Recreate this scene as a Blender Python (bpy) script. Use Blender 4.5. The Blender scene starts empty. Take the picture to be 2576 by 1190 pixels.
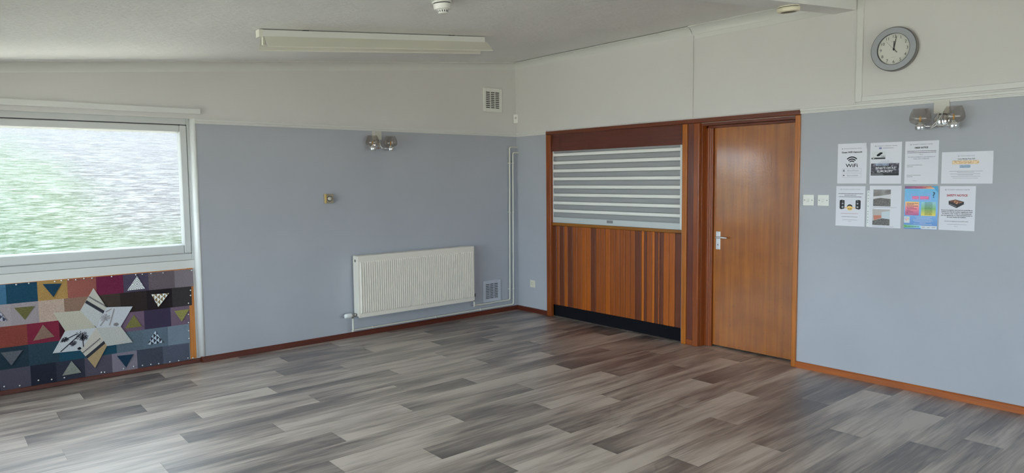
import bpy, math, random
from mathutils import Vector, Matrix
random.seed(7)
C = bpy.context.scene.collection
SC = bpy.context.scene

# ---------------------------------------------------------------- camera, world, exposure
cam = bpy.data.cameras.new('camera'); camo = bpy.data.objects.new('camera', cam); C.objects.link(camo)
_r = Vector((0.7616686, -0.6478911, -0.0098985)); _u = Vector((0.0548898, 0.0492927, 0.9972750)); _f = Vector((0.6456377, 0.7601364, -0.0731073))
camo.matrix_world = Matrix(((_r.x, _u.x, -_f.x, -5.26027), (_r.y, _u.y, -_f.y, -6.10189), (_r.z, _u.z, -_f.z, 1.52251), (0, 0, 0, 1)))
cam.sensor_fit = 'HORIZONTAL'; cam.sensor_width = 36.0; cam.lens = 36.0 * 1741.356 / 2576
cam.shift_y = -(595 - 578.637) / 2576
cam.clip_start = 0.05; cam.clip_end = 300
SC.camera = camo
SC.view_settings.view_transform = 'Standard'; SC.view_settings.look = 'None'
SC.view_settings.gamma = 1.0; SC.view_settings.exposure = 1.1; SC.view_settings.use_curve_mapping = False
w = bpy.data.worlds.new('overcast_sky'); SC.world = w; w.use_nodes = True
w.node_tree.nodes['Background'].inputs[0].default_value = (0.74, 0.87, 1.0, 1)
w.node_tree.nodes['Background'].inputs[1].default_value = 5.0
sun = bpy.data.lights.new('sun', 'SUN'); sun.energy = 9.0; sun.color = (1.0, 0.94, 0.82); sun.angle = math.radians(2)
suno = bpy.data.objects.new('sun', sun); C.objects.link(suno); suno.rotation_euler = (0, math.radians(36), 0); suno.location = (10, 0, 12)
SC.cycles.use_denoising = True
SC.cycles.max_bounces = 6; SC.cycles.diffuse_bounces = 4; SC.cycles.caustics_reflective = False; SC.cycles.glossy_bounces = 3; SC.cycles.transparent_max_bounces = 10
SC.cycles.use_adaptive_sampling = True; SC.cycles.adaptive_threshold = 0.06; SC.cycles.adaptive_min_samples = 16
SC.cycles.sample_clamp_indirect = 6.0

def portal(loc, sx, sy, rot):                                   # guides sky sampling through a window opening
    l = bpy.data.lights.new('window_portal', 'AREA'); l.shape = 'RECTANGLE'; l.size = sx; l.size_y = sy
    l.cycles.is_portal = True
    o = bpy.data.objects.new('window_portal', l); C.objects.link(o); o.location = loc; o.rotation_euler = rot
WEST_X = -6.3; SOUTH_Y = -9.5
WEST = [(-0.35, -6.55)]; WZ = (0.25, 2.03)
SOUTH = [(-5.9, -0.7)]; SZ = (0.55, 2.12)  # back window is unseen, added to fill the window wall and ceiling
for a, b in WEST: portal((WEST_X - 0.12, (a + b) / 2, sum(WZ) / 2), WZ[1] - WZ[0], abs(a - b), (0, -math.pi / 2, 0))
for a, b in SOUTH: portal(((a + b) / 2, SOUTH_Y - 0.12, sum(SZ) / 2), abs(a - b), SZ[1] - SZ[0], (math.pi / 2, 0, 0))
WIN_L, WIN_R = -5.6, -3.517

# ---------------------------------------------------------------- material helpers
def lin(v):
    v /= 255.0
    return v / 12.92 if v <= 0.04045 else ((v + 0.055) / 1.055) ** 2.4
def S(r, g, b, k=1.0):
    return tuple(min(0.95, lin(c) / k) for c in (r, g, b))
MATS = {}
class N:
    def __init__(s, name):
        s.m = bpy.data.materials.new(name); s.m.use_nodes = True; s.nt = s.m.node_tree
        s.b = s.nt.nodes['Principled BSDF']; s.out = s.nt.nodes['Material Output']
    def n(s, t, **kw):
        x = s.nt.nodes.new(t)
        for k, v in kw.items(): setattr(x, k, v)
        return x
    def l(s, a, b): s.nt.links.new(a, b)
    def set(s, **kw):
        for k, v in kw.items():
            s.b.inputs[k.replace('_', ' ')].default_value = v
        return s
def c4(c): return (c[0], c[1], c[2], 1)
def plain(name, col, rough=0.5, metal=0.0, spec=0.5, coat=0.0, bump=0.0, bscale=200.0):
    if name in MATS: return MATS[name]
    k = N(name); k.set(Base_Color=c4(col), Roughness=rough, Metallic=metal); k.b.inputs['Specular IOR Level'].default_value = spec
    k.b.inputs['Coat Weight'].default_value = coat; k.b.inputs['Coat Roughness'].default_value = 0.15
    if bump:
        t = k.n('ShaderNodeTexCoord'); n = k.n('ShaderNodeTexNoise'); n.inputs['Scale'].default_value = bscale; n.inputs['Detail'].default_value = 4
        bp = k.n('ShaderNodeBump'); bp.inputs['Strength'].default_value = bump; bp.inputs['Distance'].default_value = 0.002
        k.l(t.outputs['Object'], n.inputs['Vector']); k.l(n.outputs['Fac'], bp.inputs['Height']); k.l(bp.outputs['Normal'], k.b.inputs['Normal'])
    MATS[name] = k.m; return k.m
def mottled(name, col, amount=0.06, scale=1.5, rough=0.85, bump=0.25, bscale=120.0, dist=0.0015, spec=0.3):
    """painted plaster: faint patchiness of the paint and fine relief"""
    k = N(name); k.set(Roughness=rough); k.b.inputs['Specular IOR Level'].default_value = spec
    t = k.n('ShaderNodeTexCoord'); n = k.n('ShaderNodeTexNoise'); n.inputs['Scale'].default_value = scale; n.inputs['Detail'].default_value = 6
    r = k.n('ShaderNodeValToRGB'); r.color_ramp.elements[0].position = 0.3; r.color_ramp.elements[1].position = 0.7
    r.color_ramp.elements[0].color = c4([c * (1 - amount) for c in col]); r.color_ramp.elements[1].color = c4([min(1, c * (1 + amount)) for c in col])
    k.l(t.outputs['Object'], n.inputs['Vector']); k.l(n.outputs['Fac'], r.inputs['Fac']); k.l(r.outputs['Color'], k.b.inputs['Base Color'])
    n2 = k.n('ShaderNodeTexNoise'); n2.inputs['Scale'].default_value = bscale; n2.inputs['Detail'].default_value = 5
    bp = k.n('ShaderNodeBump'); bp.inputs['Strength'].default_value = bump; bp.inputs['Distance'].default_value = dist
    k.l(t.outputs['Object'], n2.inputs['Vector']); k.l(n2.outputs['Fac'], bp.inputs['Height']); k.l(bp.outputs['Normal'], k.b.inputs['Normal'])
    return k.m
def wood(name, dark, light, axis='Z', rough=0.35, coat=0.3, scale=1.0, peel=0.0, rnd=True, stretch=14.0):
    def deep(c):
        y = 0.3 * c[0] + 0.55 * c[1] + 0.15 * c[2]
        return [max(0.004, (y + 1.18 * (v - y)) * 0.63) for v in c]
    dark = deep(dark); light = deep(light)
    k = N(name); k.set(Roughness=rough); k.b.inputs['Coat Weight'].default_value = coat; k.b.inputs['Coat Roughness'].default_value = 0.22
    t = k.n('ShaderNodeTexCoord'); oi = k.n('ShaderNodeObjectInfo')
    add = k.n('ShaderNodeVectorMath', operation='ADD'); mul = k.n('ShaderNodeVectorMath', operation='SCALE')
    com = k.n('ShaderNodeCombineXYZ')
    for i in range(3): k.l(oi.outputs['Random'], com.inputs[i])
    mul.inputs['Scale'].default_value = 23.0 if rnd else 0.0
    k.l(com.outputs[0], mul.inputs[0]); k.l(t.outputs['Object'], add.inputs[0]); k.l(mul.outputs[0], add.inputs[1])
    mp = k.n('ShaderNodeMapping'); sc = [stretch * scale * 2] * 3; sc['XYZ'.index(axis)] = 1.1 * scale; mp.inputs['Scale'].default_value = sc
    k.l(add.outputs[0], mp.inputs['Vector'])
    n = k.n('ShaderNodeTexNoise'); n.inputs['Scale'].default_value = 1.6; n.inputs['Detail'].default_value = 8; n.inputs['Roughness'].default_value = 0.62; n.inputs['Distortion'].default_value = 0.6
    k.l(mp.outputs[0], n.inputs['Vector'])
    r = k.n('ShaderNodeValToRGB'); r.color_ramp.elements[0].position = 0.28; r.color_ramp.elements[1].position = 0.72
    r.color_ramp.elements[0].color = c4(dark); r.color_ramp.elements[1].color = c4(light)
    k.l(n.outputs['Fac'], r.inputs['Fac']); k.l(r.outputs['Color'], k.b.inputs['Base Color'])
    if peel:
        n2 = k.n('ShaderNodeTexNoise'); n2.inputs['Scale'].default_value = 45; n2.inputs['Detail'].default_value = 3
        bp = k.n('ShaderNodeBump'); bp.inputs['Strength'].default_value = peel; bp.inputs['Distance'].default_value = 0.003
        k.l(t.outputs['Object'], n2.inputs['Vector']); k.l(n2.outputs['Fac'], bp.inputs['Height'])
        k.l(bp.outputs['Normal'], k.b.inputs['Normal']); k.l(bp.outputs['Normal'], k.b.inputs['Coat Normal'])
    MATS[name] = k.m; return k.m
def fabric(rgb, k_=1.02):
    nm = 'woven_wool_%d_%d_%d' % rgb
    if nm in MATS: return MATS[nm]
    col = S(*rgb, k_); y_ = 0.3 * col[0] + 0.5 * col[1] + 0.2 * col[2]; col = [y_ + (c - y_) * 0.86 for c in col]
    k = N(nm); k.set(Roughness=0.95); k.b.inputs['Specular IOR Level'].default_value = 0.1; k.b.inputs['Sheen Weight'].default_value = 0.15
    t = k.n('ShaderNodeTexCoord'); mp = k.n('ShaderNodeMapping'); mp.inputs['Scale'].default_value = (60, 60, 160)
    n = k.n('ShaderNodeTexNoise'); n.inputs['Scale'].default_value = 3; n.inputs['Detail'].default_value = 5
    r = k.n('ShaderNodeValToRGB'); r.color_ramp.elements[0].position = 0.3; r.color_ramp.elements[1].position = 0.75
    r.color_ramp.elements[0].color = c4([c * 0.6 for c in col]); r.color_ramp.elements[1].color = c4([min(1, c * 1.38) for c in col])
    k.l(t.outputs['Object'], mp.inputs['Vector']); k.l(mp.outputs[0], n.inputs['Vector']); k.l(n.outputs['Fac'], r.inputs['Fac']); k.l(r.outputs['Color'], k.b.inputs['Base Color'])
    bp = k.n('ShaderNodeBump'); bp.inputs['Strength'].default_value = 0.4; bp.inputs['Distance'].default_value = 0.002
    k.l(n.outputs['Fac'], bp.inputs['Height']); k.l(bp.outputs['Normal'], k.b.inputs['Normal'])
    MATS[nm] = k.m; return k.m

# ---------------------------------------------------------------- mesh helpers
class MB:
    """collects shapes, in world coordinates, and links them as one mesh object"""
    def __init__(s): s.v = []; s.f = []; s.mi = []; s.sm = []
    def poly(s, pts, faces, mi=0, smooth=False):
        b = len(s.v); s.v += [tuple(p) for p in pts]
        for f in faces: s.f.append([b + i for i in f]); s.mi.append(mi); s.sm.append(smooth)
        return s
    def box(s, x0, x1, y0, y1, z0, z1, mi=0, tf=None):
        x0, x1 = sorted((x0, x1)); y0, y1 = sorted((y0, y1)); z0, z1 = sorted((z0, z1))
        p = [(x, y, z) for z in (z0, z1) for y in (y0, y1) for x in (x0, x1)]
        if tf: p = [tf(q) for q in p]
        return s.poly(p, [(0, 2, 3, 1), (4, 5, 7, 6), (0, 1, 5, 4), (2, 6, 7, 3), (0, 4, 6, 2), (1, 3, 7, 5)], mi)
    def cham(s, x0, x1, y0, y1, z0, z1, c=0.003, mi=0, face='all'):
        """box with chamfered edges"""
        x0, x1 = sorted((x0, x1)); y0, y1 = sorted((y0, y1)); z0, z1 = sorted((z0, z1)); pts = []; idx = {}
        for i, x in enumerate((x0, x1)):
            for j, y in enumerate((y0, y1)):
                for k, z in enumerate((z0, z1)):
                    dx, dy, dz = (c if i == 0 else -c), (c if j == 0 else -c), (c if k == 0 else -c)
                    idx[i, j, k] = len(pts); pts += [(x, y + dy, z + dz), (x + dx, y, z + dz), (x + dx, y + dy, z)]
        g = lambda i, j, k, a: idx[i, j, k] + a
        F = []
        for i in (0, 1):
            F.append([g(i, 0, 0, 0), g(i, 0, 1, 0), g(i, 1, 1, 0), g(i, 1, 0, 0)][::1 if i == 0 else -1])
            F.append([g(0, i, 0, 1), g(1, i, 0, 1), g(1, i, 1, 1), g(0, i, 1, 1)][::1 if i == 0 else -1])
            F.append([g(0, 0, i, 2), g(0, 1, i, 2), g(1, 1, i, 2), g(1, 0, i, 2)][::1 if i == 0 else -1])
            for j in (0, 1):
                F.append([g(i, j, 0, 0), g(i, j, 1, 0), g(i, j, 1, 1), g(i, j, 0, 1)])
                F.append([g(i, 0, j, 0), g(i, 1, j, 0), g(i, 1, j, 2), g(i, 0, j, 2)])
                F.append([g(0, i, j, 1), g(1, i, j, 1), g(1, i, j, 2), g(0, i, j, 2)])
                for k in (0, 1): F.append([g(i, j, k, 0), g(i, j, k, 1), g(i, j, k, 2)])
        return s.poly(pts, F, mi)
    def sweep(s, prof, a, b, U, V, mi=0, smooth=False, caps=True, closed=True):
        """profile points (u, v) swept from a to b"""
        a, b, U, V = map(Vector, (a, b, U, V)); n = len(prof)
        p = [a + U * u + V * v for u, v in prof] + [b + U * u + V * v for u, v in prof]
        F = [(i, (i + 1) % n, n + (i + 1) % n, n + i) for i in range(n if closed else n - 1)]
        if smooth:
            s.poly(p, F, mi, True)
            if caps: s.poly(p, [tuple(range(n))[::-1], tuple(range(n, 2 * n))], mi)
            return s
        if caps and closed: F += [tuple(range(n))[::-1], tuple(range(n, 2 * n))]
        return s.poly(p, F, mi)
    def tube(s, pts, r, seg=10, mi=0, caps=True):
        pts = [Vector(p) for p in pts]; rs = r if isinstance(r, (list, tuple)) else [r] * len(pts); P = []; F = []; up = None
        for i, p in enumerate(pts):
            d = (pts[min(i + 1, len(pts) - 1)] - pts[max(i - 1, 0)]).normalized()
            if up is None or abs(up.dot(d)) > 0.98: up = Vector((0, 0, 1)) if abs(d.z) < 0.9 else Vector((1, 0, 0))
            a = d.cross(up).normalized(); b = a.cross(d).normalized(); up = b
            P += [p + (a * math.cos(t) + b * math.sin(t)) * rs[i] for t in [2 * math.pi * k / seg for k in range(seg)]]
        for i in range(len(pts) - 1):
            for k in range(seg): F.append((i * seg + k, i * seg + (k + 1) % seg, (i + 1) * seg + (k + 1) % seg, (i + 1) * seg + k))
        s.poly(P, F, mi, True)
        if caps: s.poly(P, [tuple(range(seg))[::-1], tuple(range(len(P) - seg, len(P)))], mi)
        return s
    def lathe(s, prof, o, axis=(0, 0, 1), seg=32, mi=0, smooth=True):
        """(radius, height) profile turned about axis through o"""
        o = Vector(o); ax = Vector(axis).normalized(); t = Vector((1, 0, 0)) if abs(ax.x) < 0.9 else Vector((0, 1, 0))
        a = ax.cross(t).normalized(); b = ax.cross(a); P = []; F = []
        for r, h in prof:
            P += [o + ax * h + (a * math.cos(q) + b * math.sin(q)) * r for q in [2 * math.pi * k / seg for k in range(seg)]]
        for i in range(len(prof) - 1):
            for k in range(seg): F.append((i * seg + k, i * seg + (k + 1) % seg, (i + 1) * seg + (k + 1) % seg, (i + 1) * seg + k))
        return s.poly(P, F, mi, smooth)
    def disc(s, o, r, axis, seg=28, mi=0):
        o = Vector(o); ax = Vector(axis).normalized(); t = Vector((1, 0, 0)) if abs(ax.x) < 0.9 else Vector((0, 1, 0))
        a = ax.cross(t).normalized(); b = ax.cross(a)
        return s.poly([o + (a * math.cos(q) + b * math.sin(q)) * r for q in [2 * math.pi * k / seg for k in range(seg)]], [tuple(range(seg))], mi)
    def prism(s, pts, d, mi=0):
        """polygon given as 3-D points, extruded by vector d"""
        n = len(pts); d = Vector(d); P = [Vector(p) for p in pts] + [Vector(p) + d for p in pts]
        return s.poly(P, [tuple(range(n))[::-1], tuple(range(n, 2 * n))] + [(i, (i + 1) % n, n + (i + 1) % n, n + i) for i in range(n)], mi)
    def build(s, name, mats, parent=None, origin=None, local=False):
        mats = mats if isinstance(mats, (list, tuple)) else [mats]
        if origin is None: origin = wloc(parent) if parent and not local else Vector((0, 0, 0))
        origin = Vector(origin)
        me = bpy.data.meshes.new(name); me.from_pydata([tuple(Vector(p) - origin) for p in s.v], [], s.f); me.update()
        for m in mats: me.materials.append(m)
        me.polygons.foreach_set('material_index', s.mi); me.polygons.foreach_set('use_smooth', s.sm)
        import bmesh
        bm = bmesh.new(); bm.from_mesh(me); bmesh.ops.remove_doubles(bm, verts=bm.verts, dist=1e-6); bmesh.ops.recalc_face_normals(bm, faces=bm.faces); bm.to_mesh(me); bm.free()
        o = bpy.data.objects.new(name, me); C.objects.link(o)
        if parent:
            o.parent = parent; o.location = (0, 0, 0) if local else origin - wloc(parent)
        else: o.location = origin
        return o
def wloc(o):
    v = Vector(o.location)
    while o.parent: o = o.parent; v += Vector(o.location)
    return v
def tag(o, label, cat, group=None, kind=None):
    o['label'] = label; o['category'] = cat
    if group: o['group'] = group
    if kind: o['kind'] = kind
    return o
def thing(name, label, cat, loc, group=None, kind=None):
    o = bpy.data.objects.new(name, None); o.empty_display_size = 0.05; C.objects.link(o); o.location = loc
    return tag(o, label, cat, group, kind)
def dup(o, parent, loc, name=None):
    c = o.copy(); C.objects.link(c); c.parent = parent; c.location = loc
    return c

# ---------------------------------------------------------------- shared materials
M_WHITE = mottled('white_emulsion', (0.69, 0.667, 0.645), 0.03, 1.2, 0.8, 0.2, 150)
M_BLUE = mottled('blue_grey_emulsion', (0.452, 0.463, 0.502), 0.04, 1.3, 0.7, 0.25, 160)
M_GLOSSW = plain('white_gloss_paint', (0.70, 0.695, 0.66), 0.35, bump=0.05, bscale=40)
M_UPVC = plain('white_window_plastic', (0.60, 0.605, 0.59), 0.28)
M_CREAM = plain('aged_cream_plastic', (0.74, 0.70, 0.56), 0.4)
M_PLAS = plain('white_plastic', (0.80, 0.79, 0.74), 0.35)
M_BLACK = plain('black', (0.012, 0.012, 0.014), 0.5)
M_DARK = plain('dark_void', (0.03, 0.03, 0.03), 0.9)
M_CHROME = plain('chrome', (0.80, 0.80, 0.80), 0.12, 1.0)
M_SILVER = plain('satin_aluminium', (0.72, 0.73, 0.74), 0.38, 0.6)
M_PIPE = plain('cream_pipe_paint', (0.74, 0.72, 0.62), 0.4)
W_MAH = wood('mahogany_joinery', S(88, 44, 26, 0.42), S(128, 70, 38, 0.42), 'Z', 0.3, 0.35)
W_MAHY = wood('mahogany_rail', S(70, 34, 24, 0.42), S(98, 50, 32, 0.42), 'Y', 0.3, 0.35)
W_RED = wood('red_brown_panel', S(64, 32, 26, 0.42), S(84, 44, 34, 0.42), 'Y', 0.28, 0.4)
W_REDZ = wood('red_brown_strip', S(70, 34, 28, 0.42), S(98, 54, 40, 0.42), 'Z', 0.28, 0.4)
W_OAK = wood('golden_timber', S(118, 68, 28, 0.42), S(156, 96, 44, 0.42), 'Z', 0.35, 0.3)
W_OAKY = wood('golden_rail', S(104, 66, 28, 0.42), S(134, 88, 40, 0.42), 'Y', 0.35, 0.3)
W_SKIRT = wood('varnished_skirting', S(120, 62, 30, 0.5), S(160, 92, 48, 0.5), 'Y', 0.38, 0.3)
W_SKIRTX = wood('varnished_skirting_dim', S(62, 27, 19, 0.45), S(86, 40, 28, 0.45), 'X', 0.45, 0.1)  # same skirting darkened: dim corner's low light mixed with a dark stain

# ---------------------------------------------------------------- the room shell
CZ, CS = 2.851, 0.0975                                              # ceiling: z = CZ + CS * x
def cz(x, off=0.0): return CZ + CS * x - off
FH, RB, RT = 0.049, 2.009, 2.055                                      # skirting top, picture rail bottom / top
# floor base
def floor_material(name, base=False):
    k = N(name); k.set(Roughness=0.45); k.b.inputs['Specular IOR Level'].default_value = 0.2
    k.b.inputs['Coat Weight'].default_value = 1.0; k.b.inputs['Coat Roughness'].default_value = 0.44; k.b.inputs['Coat IOR'].default_value = 2.1
    t = k.n('ShaderNodeTexCoord'); oi = k.n('ShaderNodeObjectInfo')
    com = k.n('ShaderNodeCombineXYZ')
    for i in range(3): k.l(oi.outputs['Random'], com.inputs[i])
    mul = k.n('ShaderNodeVectorMath', operation='SCALE'); mul.inputs['Scale'].default_value = 61.0
    add = k.n('ShaderNodeVectorMath', operation='ADD')
    k.l(com.outputs[0], mul.inputs[0]); k.l(t.outputs['Object'], add.inputs[0]); k.l(mul.outputs[0], add.inputs[1])
    def noise(sx, sy, scale, detail, dist):
        mp = k.n('ShaderNodeMapping'); mp.inputs['Scale'].default_value = (sx, sy, 1); k.l(add.outputs[0], mp.inputs['Vector'])
        n = k.n('ShaderNodeTexNoise'); n.inputs['Scale'].default_value = scale; n.inputs['Detail'].default_value = detail; n.inputs['Distortion'].default_value = dist
        n.inputs['Roughness'].default_value = 0.6
        k.l(mp.outputs[0], n.inputs['Vector']); return n.outputs['Fac']
    big = noise(0.9, 5.5, 1.0, 2, 0.5); fine = noise(4.5, 105.0, 1.0, 4, 0.3); mid = noise(1.6, 22.0, 1.0, 2, 0.9)
    m1 = k.n('ShaderNodeMath', operation='MULTIPLY_ADD'); m1.inputs[1].default_value = 0.55
    k.l(big, m1.inputs[0])
    m2 = k.n('ShaderNodeMath', operation='MULTIPLY'); m2.inputs[1].default_value = 0.31; k.l(fine, m2.inputs[0]); 
    m3 = k.n('ShaderNodeMath', operation='MULTIPLY_ADD'); m3.inputs[1].default_value = 0.30; k.l(mid, m3.inputs[0]); k.l(m2.outputs[0], m3.inputs[2])
    k.l(m3.outputs[0], m1.inputs[2])
    # a small tone shift from plank to plank
    m4 = k.n('ShaderNodeMath', operation='MULTIPLY_ADD'); m4.inputs[1].default_value = 0.07
    k.l(oi.outputs['Random'], m4.inputs[0]); k.l(m1.outputs[0], m4.inputs[2])
    if not base:
        sx = k.n('ShaderNodeSeparateXYZ'); k.l(t.outputs['Object'], sx.inputs[0])
        m5 = k.n('ShaderNodeMath', operation='MULTIPLY_ADD'); m5.inputs[1].default_value = 0.16 / 1.487; k.l(sx.outputs[0], m5.inputs[0])
        m6 = k.n('ShaderNodeMath', operation='ADD'); m6.inputs[1].default_value = -0.075; k.l(m4.outputs[0], m6.inputs[0]); k.l(m6.outputs[0], m5.inputs[2]); m4 = m5
    r = k.n('ShaderNodeValToRGB'); e = r.color_ramp.elements
    e[0].position = 0.40; e[0].color = c4(S(58, 49, 46, 0.84)); e[1].position = 0.74; e[1].color = c4(S(176, 162, 149, 0.84))
    x = e.new(0.52); x.color = c4(S(98, 86, 79, 0.84)); x = e.new(0.63); x.color = c4(S(142, 128, 116, 0.84))
    k.l(m4.outputs[0], r.inputs['Fac']); k.l(r.outputs['Color'], k.b.inputs['Base Color'])
    bp = k.n('ShaderNodeBump'); bp.inputs['Strength'].default_value = 0.12; bp.inputs['Distance'].default_value = 0.001
    k.l(fine, bp.inputs['Height']); k.l(bp.outputs['Normal'], k.b.inputs['Normal'])
    return k.m
M_FLOOR = floor_material('grey_wood_vinyl')
fl = MB().box(WEST_X - 0.3, 0.35, SOUTH_Y - 0.3, 0.3, -0.25, -0.003).build('floor', floor_material('grey_wood_vinyl_base', True))
tag(fl, 'grey brown wood effect plank floor across the whole room', 'floor', kind='structure')
# planks: rows along x, joints measured in the photograph (offset of one joint per row)
PL, PW, PY0 = 1.487, 0.1968, -0.875
OFF = {-4: 3.893, -3: 4.469, -2: 3.763, -1: 3.174, 0: 4.196, 1: 3.385, 2: 3.962, 3: 3.244, 4: 2.665, 5: 2.17, 6: 2.867, 7: 1.958, 8: 2.734, 9: 2.166,
       10: 1.688, 11: 0.892, 12: 1.477, 13: 0.925, 14: 1.518, 15: 0.733, 16: 0.222, 17: 1.164, 18: 0.436, 19: 1.022}
SGN = {6: 1, 7: -1, 8: 1, 9: -1, 10: 1, 11: 1, 12: -1, 13: 1, 14: -1, 15: -1, 16: 1, 17: -1, 5: -1, 4: 1, 3: 1, 2: -1, 1: 1, 0: -1, -1: 1, -2: -1, -3: 1, -4: -1, 18: 1, 19: -1}
full = None; g = 0.0004
for k in range(-5, 29):
    ya = min(PY0 - k * PW, 0.0); yb = PY0 - (k + 1) * PW
    if ya - yb < 0.02: continue
    off = OFF.get(k, (k * 0.613 * PL + 0.37) % PL) % PL; sg = SGN.get(k, 1 if k % 2 else -1)
    for j in [-(off + i * PL) for i in range(-1, 6)]:
        xb = min(j + PL, 0.0); xa = max(j, WEST_X)
        if xb - xa < 0.03: continue
        pos = (xa, ya, 0) if sg > 0 else (xb, yb, 0)              # a turned plank starts from its other end
        if abs(xb - xa - PL) < 1e-4 and abs(ya - yb - PW) < 1e-4:
            if full is None: full = p = MB().box(g, PL - g, -PW + g, -g, -0.003, 0.0).build('plank', M_FLOOR, fl)
            else: p = dup(full, fl, pos)
        else: p = MB().box(g, xb - xa - g, -(ya - yb) + g, -g, -0.003, 0.0).build('plank', M_FLOOR, fl)
        p.location = pos; p.rotation_euler = (0, 0, 0 if sg > 0 else math.pi)

# ceiling slab (falls towards the left of the room) and the downstand beam
def mat_ceiling():
    k = N('stippled_ceiling_paint'); k.set(Roughness=0.75); k.b.inputs['Specular IOR Level'].default_value = 0.35
    t = k.n('ShaderNodeTexCoord')
    n = k.n('ShaderNodeTexNoise'); n.inputs['Scale'].default_value = 1.1; n.inputs['Detail'].default_value = 5; k.l(t.outputs['Object'], n.inputs['Vector'])
    r = k.n('ShaderNodeValToRGB'); r.color_ramp.elements[0].position = 0.35; r.color_ramp.elements[1].position = 0.7
    r.color_ramp.elements[0].color = (0.84, 0.83, 0.805, 1); r.color_ramp.elements[1].color = (0.90, 0.888, 0.86, 1)
    k.l(n.outputs['Fac'], r.inputs['Fac']); k.l(r.outputs['Color'], k.b.inputs['Base Color'])
    mp = k.n('ShaderNodeMapping'); mp.inputs['Scale'].default_value = (18, 34, 18); k.l(t.outputs['Object'], mp.inputs['Vector'])
    n2 = k.n('ShaderNodeTexNoise'); n2.inputs['Scale'].default_value = 1.0; n2.inputs['Detail'].default_value = 8; n2.inputs['Roughness'].default_value = 0.7; k.l(mp.outputs[0], n2.inputs['Vector'])
    bp = k.n('ShaderNodeBump'); bp.inputs['Strength'].default_value = 0.7; bp.inputs['Distance'].default_value = 0.012
    k.l(n2.outputs['Fac'], bp.inputs['Height']); k.l(bp.outputs['Normal'], k.b.inputs['Normal'])
    return k.m
M_CEIL = mat_ceiling()
X0, X1, Y0, Y1 = WEST_X - 0.3, 0.35, SOUTH_Y - 0.3, 0.3
ce = MB().sweep([(X0, cz(X0)), (X1, cz(X1)), (X1, cz(X1) + 0.25), (X0, cz(X0) + 0.25)], (0, Y0, 0), (0, Y1, 0), (1, 0, 0), (0, 0, 1)).build('ceiling', M_CEIL)
tag(ce, 'sloping off white textured plaster ceiling', 'ceiling', kind='structure')
BM = 0.124                                                            # beam depth below ceiling
bm_ = MB().sweep([(X0 + .3, cz(X0 + .3, BM)), (0.0, cz(0, BM)), (0.0, cz(0, -0.02)), (X0 + .3, cz(X0 + .3, -0.02))], (0, -3.656, 0), (0, -3.82, 0), (1, 0, 0), (0, 0, 1)).build('trim_1', M_CEIL)
tag(bm_, 'plastered downstand beam crossing the ceiling beside the clock panel', 'beam', kind='structure')

# left wall (y = 0): blue below the rail, white above, opening for the window recess
T = 0.28; H = 3.0
wl = MB()
wl.box(WIN_R, 0.0, 0.0, T, 0, RB + 0.02, 1); wl.box(WEST_X, WIN_L, 0.0, T, 0, RB + 0.02, 1)
wl.box(WEST_X, WIN_L, 0.0, T, RB + 0.02, H, 0); wl.box(WIN_R, 0, 0.0, T, RB + 0.02, H, 0); wl.box(WIN_L, WIN_R, 0.0, T, 2.05, H, 0)
o = wl.build('wall_left', [M_WHITE, M_BLUE]); tag(o, 'window wall painted blue grey below and white above the rail', 'wall', kind='structure')
# right wall (x = 0): openings for the serving hatch and the door
HL, HR = -0.54, -2.30; DL, DR = -2.49, -3.385; DT = 1.994
wr = MB()
wr.box(0, T, 0.3, HL, 0, RB + 0.02, 1); wr.box(0, T, -3.405, SOUTH_Y - .3, 0, RB + 0.02, 1)
wr.box(0, T, HR, DL - 0.0, 0, RB + 0.02, 1); wr.box(0, T, 0.3, SOUTH_Y - .3, RB + 0.02, H, 0)
wr.box(0.14, T, HL, HR, 0, RB + 0.02, 1); wr.box(0, T, DR, -3.405, 0, RB + .02, 1); wr.box(0.02, T, DL, DR, 1.999, RB + .02, 0)
wr.box(0.2, T, DL, DR, 0, 2.0, 2)
o = wr.build('wall_right', [M_WHITE, M_BLUE, M_DARK]); tag(o, 'end wall painted blue grey below the rail with hatch and door', 'wall', kind='structure')
# upper wall boards on the right wall
MB().cham(-0.008, 0.001, 0.0, -2.414, RT - 0.005, CZ + .02, 0.002).build('wall_board', M_WHITE, o)
MB().cham(-0.008, 0.001, -2.423, -3.826, RT - 0.005, CZ + .02, 0.002).build('wall_board', M_WHITE, o)
MB().cham(-0.003, 0.001, -3.86, -8.0, RT - 0.005, CZ + .02, 0.001).build('wall_board', M_WHITE, o)
# walls behind the camera
ww = MB()
def wall_with_windows(mb, wins, z0, z1, put):
    e = [w for w in wins]; cur = 0.3 if put == 'W' else X1
    for a, b in e:
        a, b = max(a, b), min(a, b)
        seg(mb, put, cur, a, 0, H); seg(mb, put, a, b, 0, z0); seg(mb, put, a, b, z1, H); cur = b
    seg(mb, put, cur, SOUTH_Y - .3 if put == 'W' else X0, 0, H)
def seg(mb, put, a, b, z0, z1):
    for lo, hi, mi in ((0, RB, 1), (RB, H, 0)):
        q0, q1 = max(lo, z0), min(hi, z1)
        if q1 - q0 > 1e-4:
            if put == 'W': mb.box(WEST_X - 0.25, WEST_X, b, a, q0, q1, mi)
            else: mb.box(b, a, SOUTH_Y - 0.25, SOUTH_Y, q0, q1, mi)
wall_with_windows(ww, WEST, WZ[0], WZ[1], 'W'); o = ww.build('wall_west', [M_WHITE, M_BLUE]); tag(o, 'low side wall with one long window out of the picture', 'wall', kind='structure')
ws = MB(); wall_with_windows(ws, [(b, a) for a, b in SOUTH][::-1], SZ[0], SZ[1], 'S'); o = ws.build('wall_south', [M_WHITE, M_BLUE]); tag(o, 'far back wall with an unseen window added as fill', 'wall', kind='structure')
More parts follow.
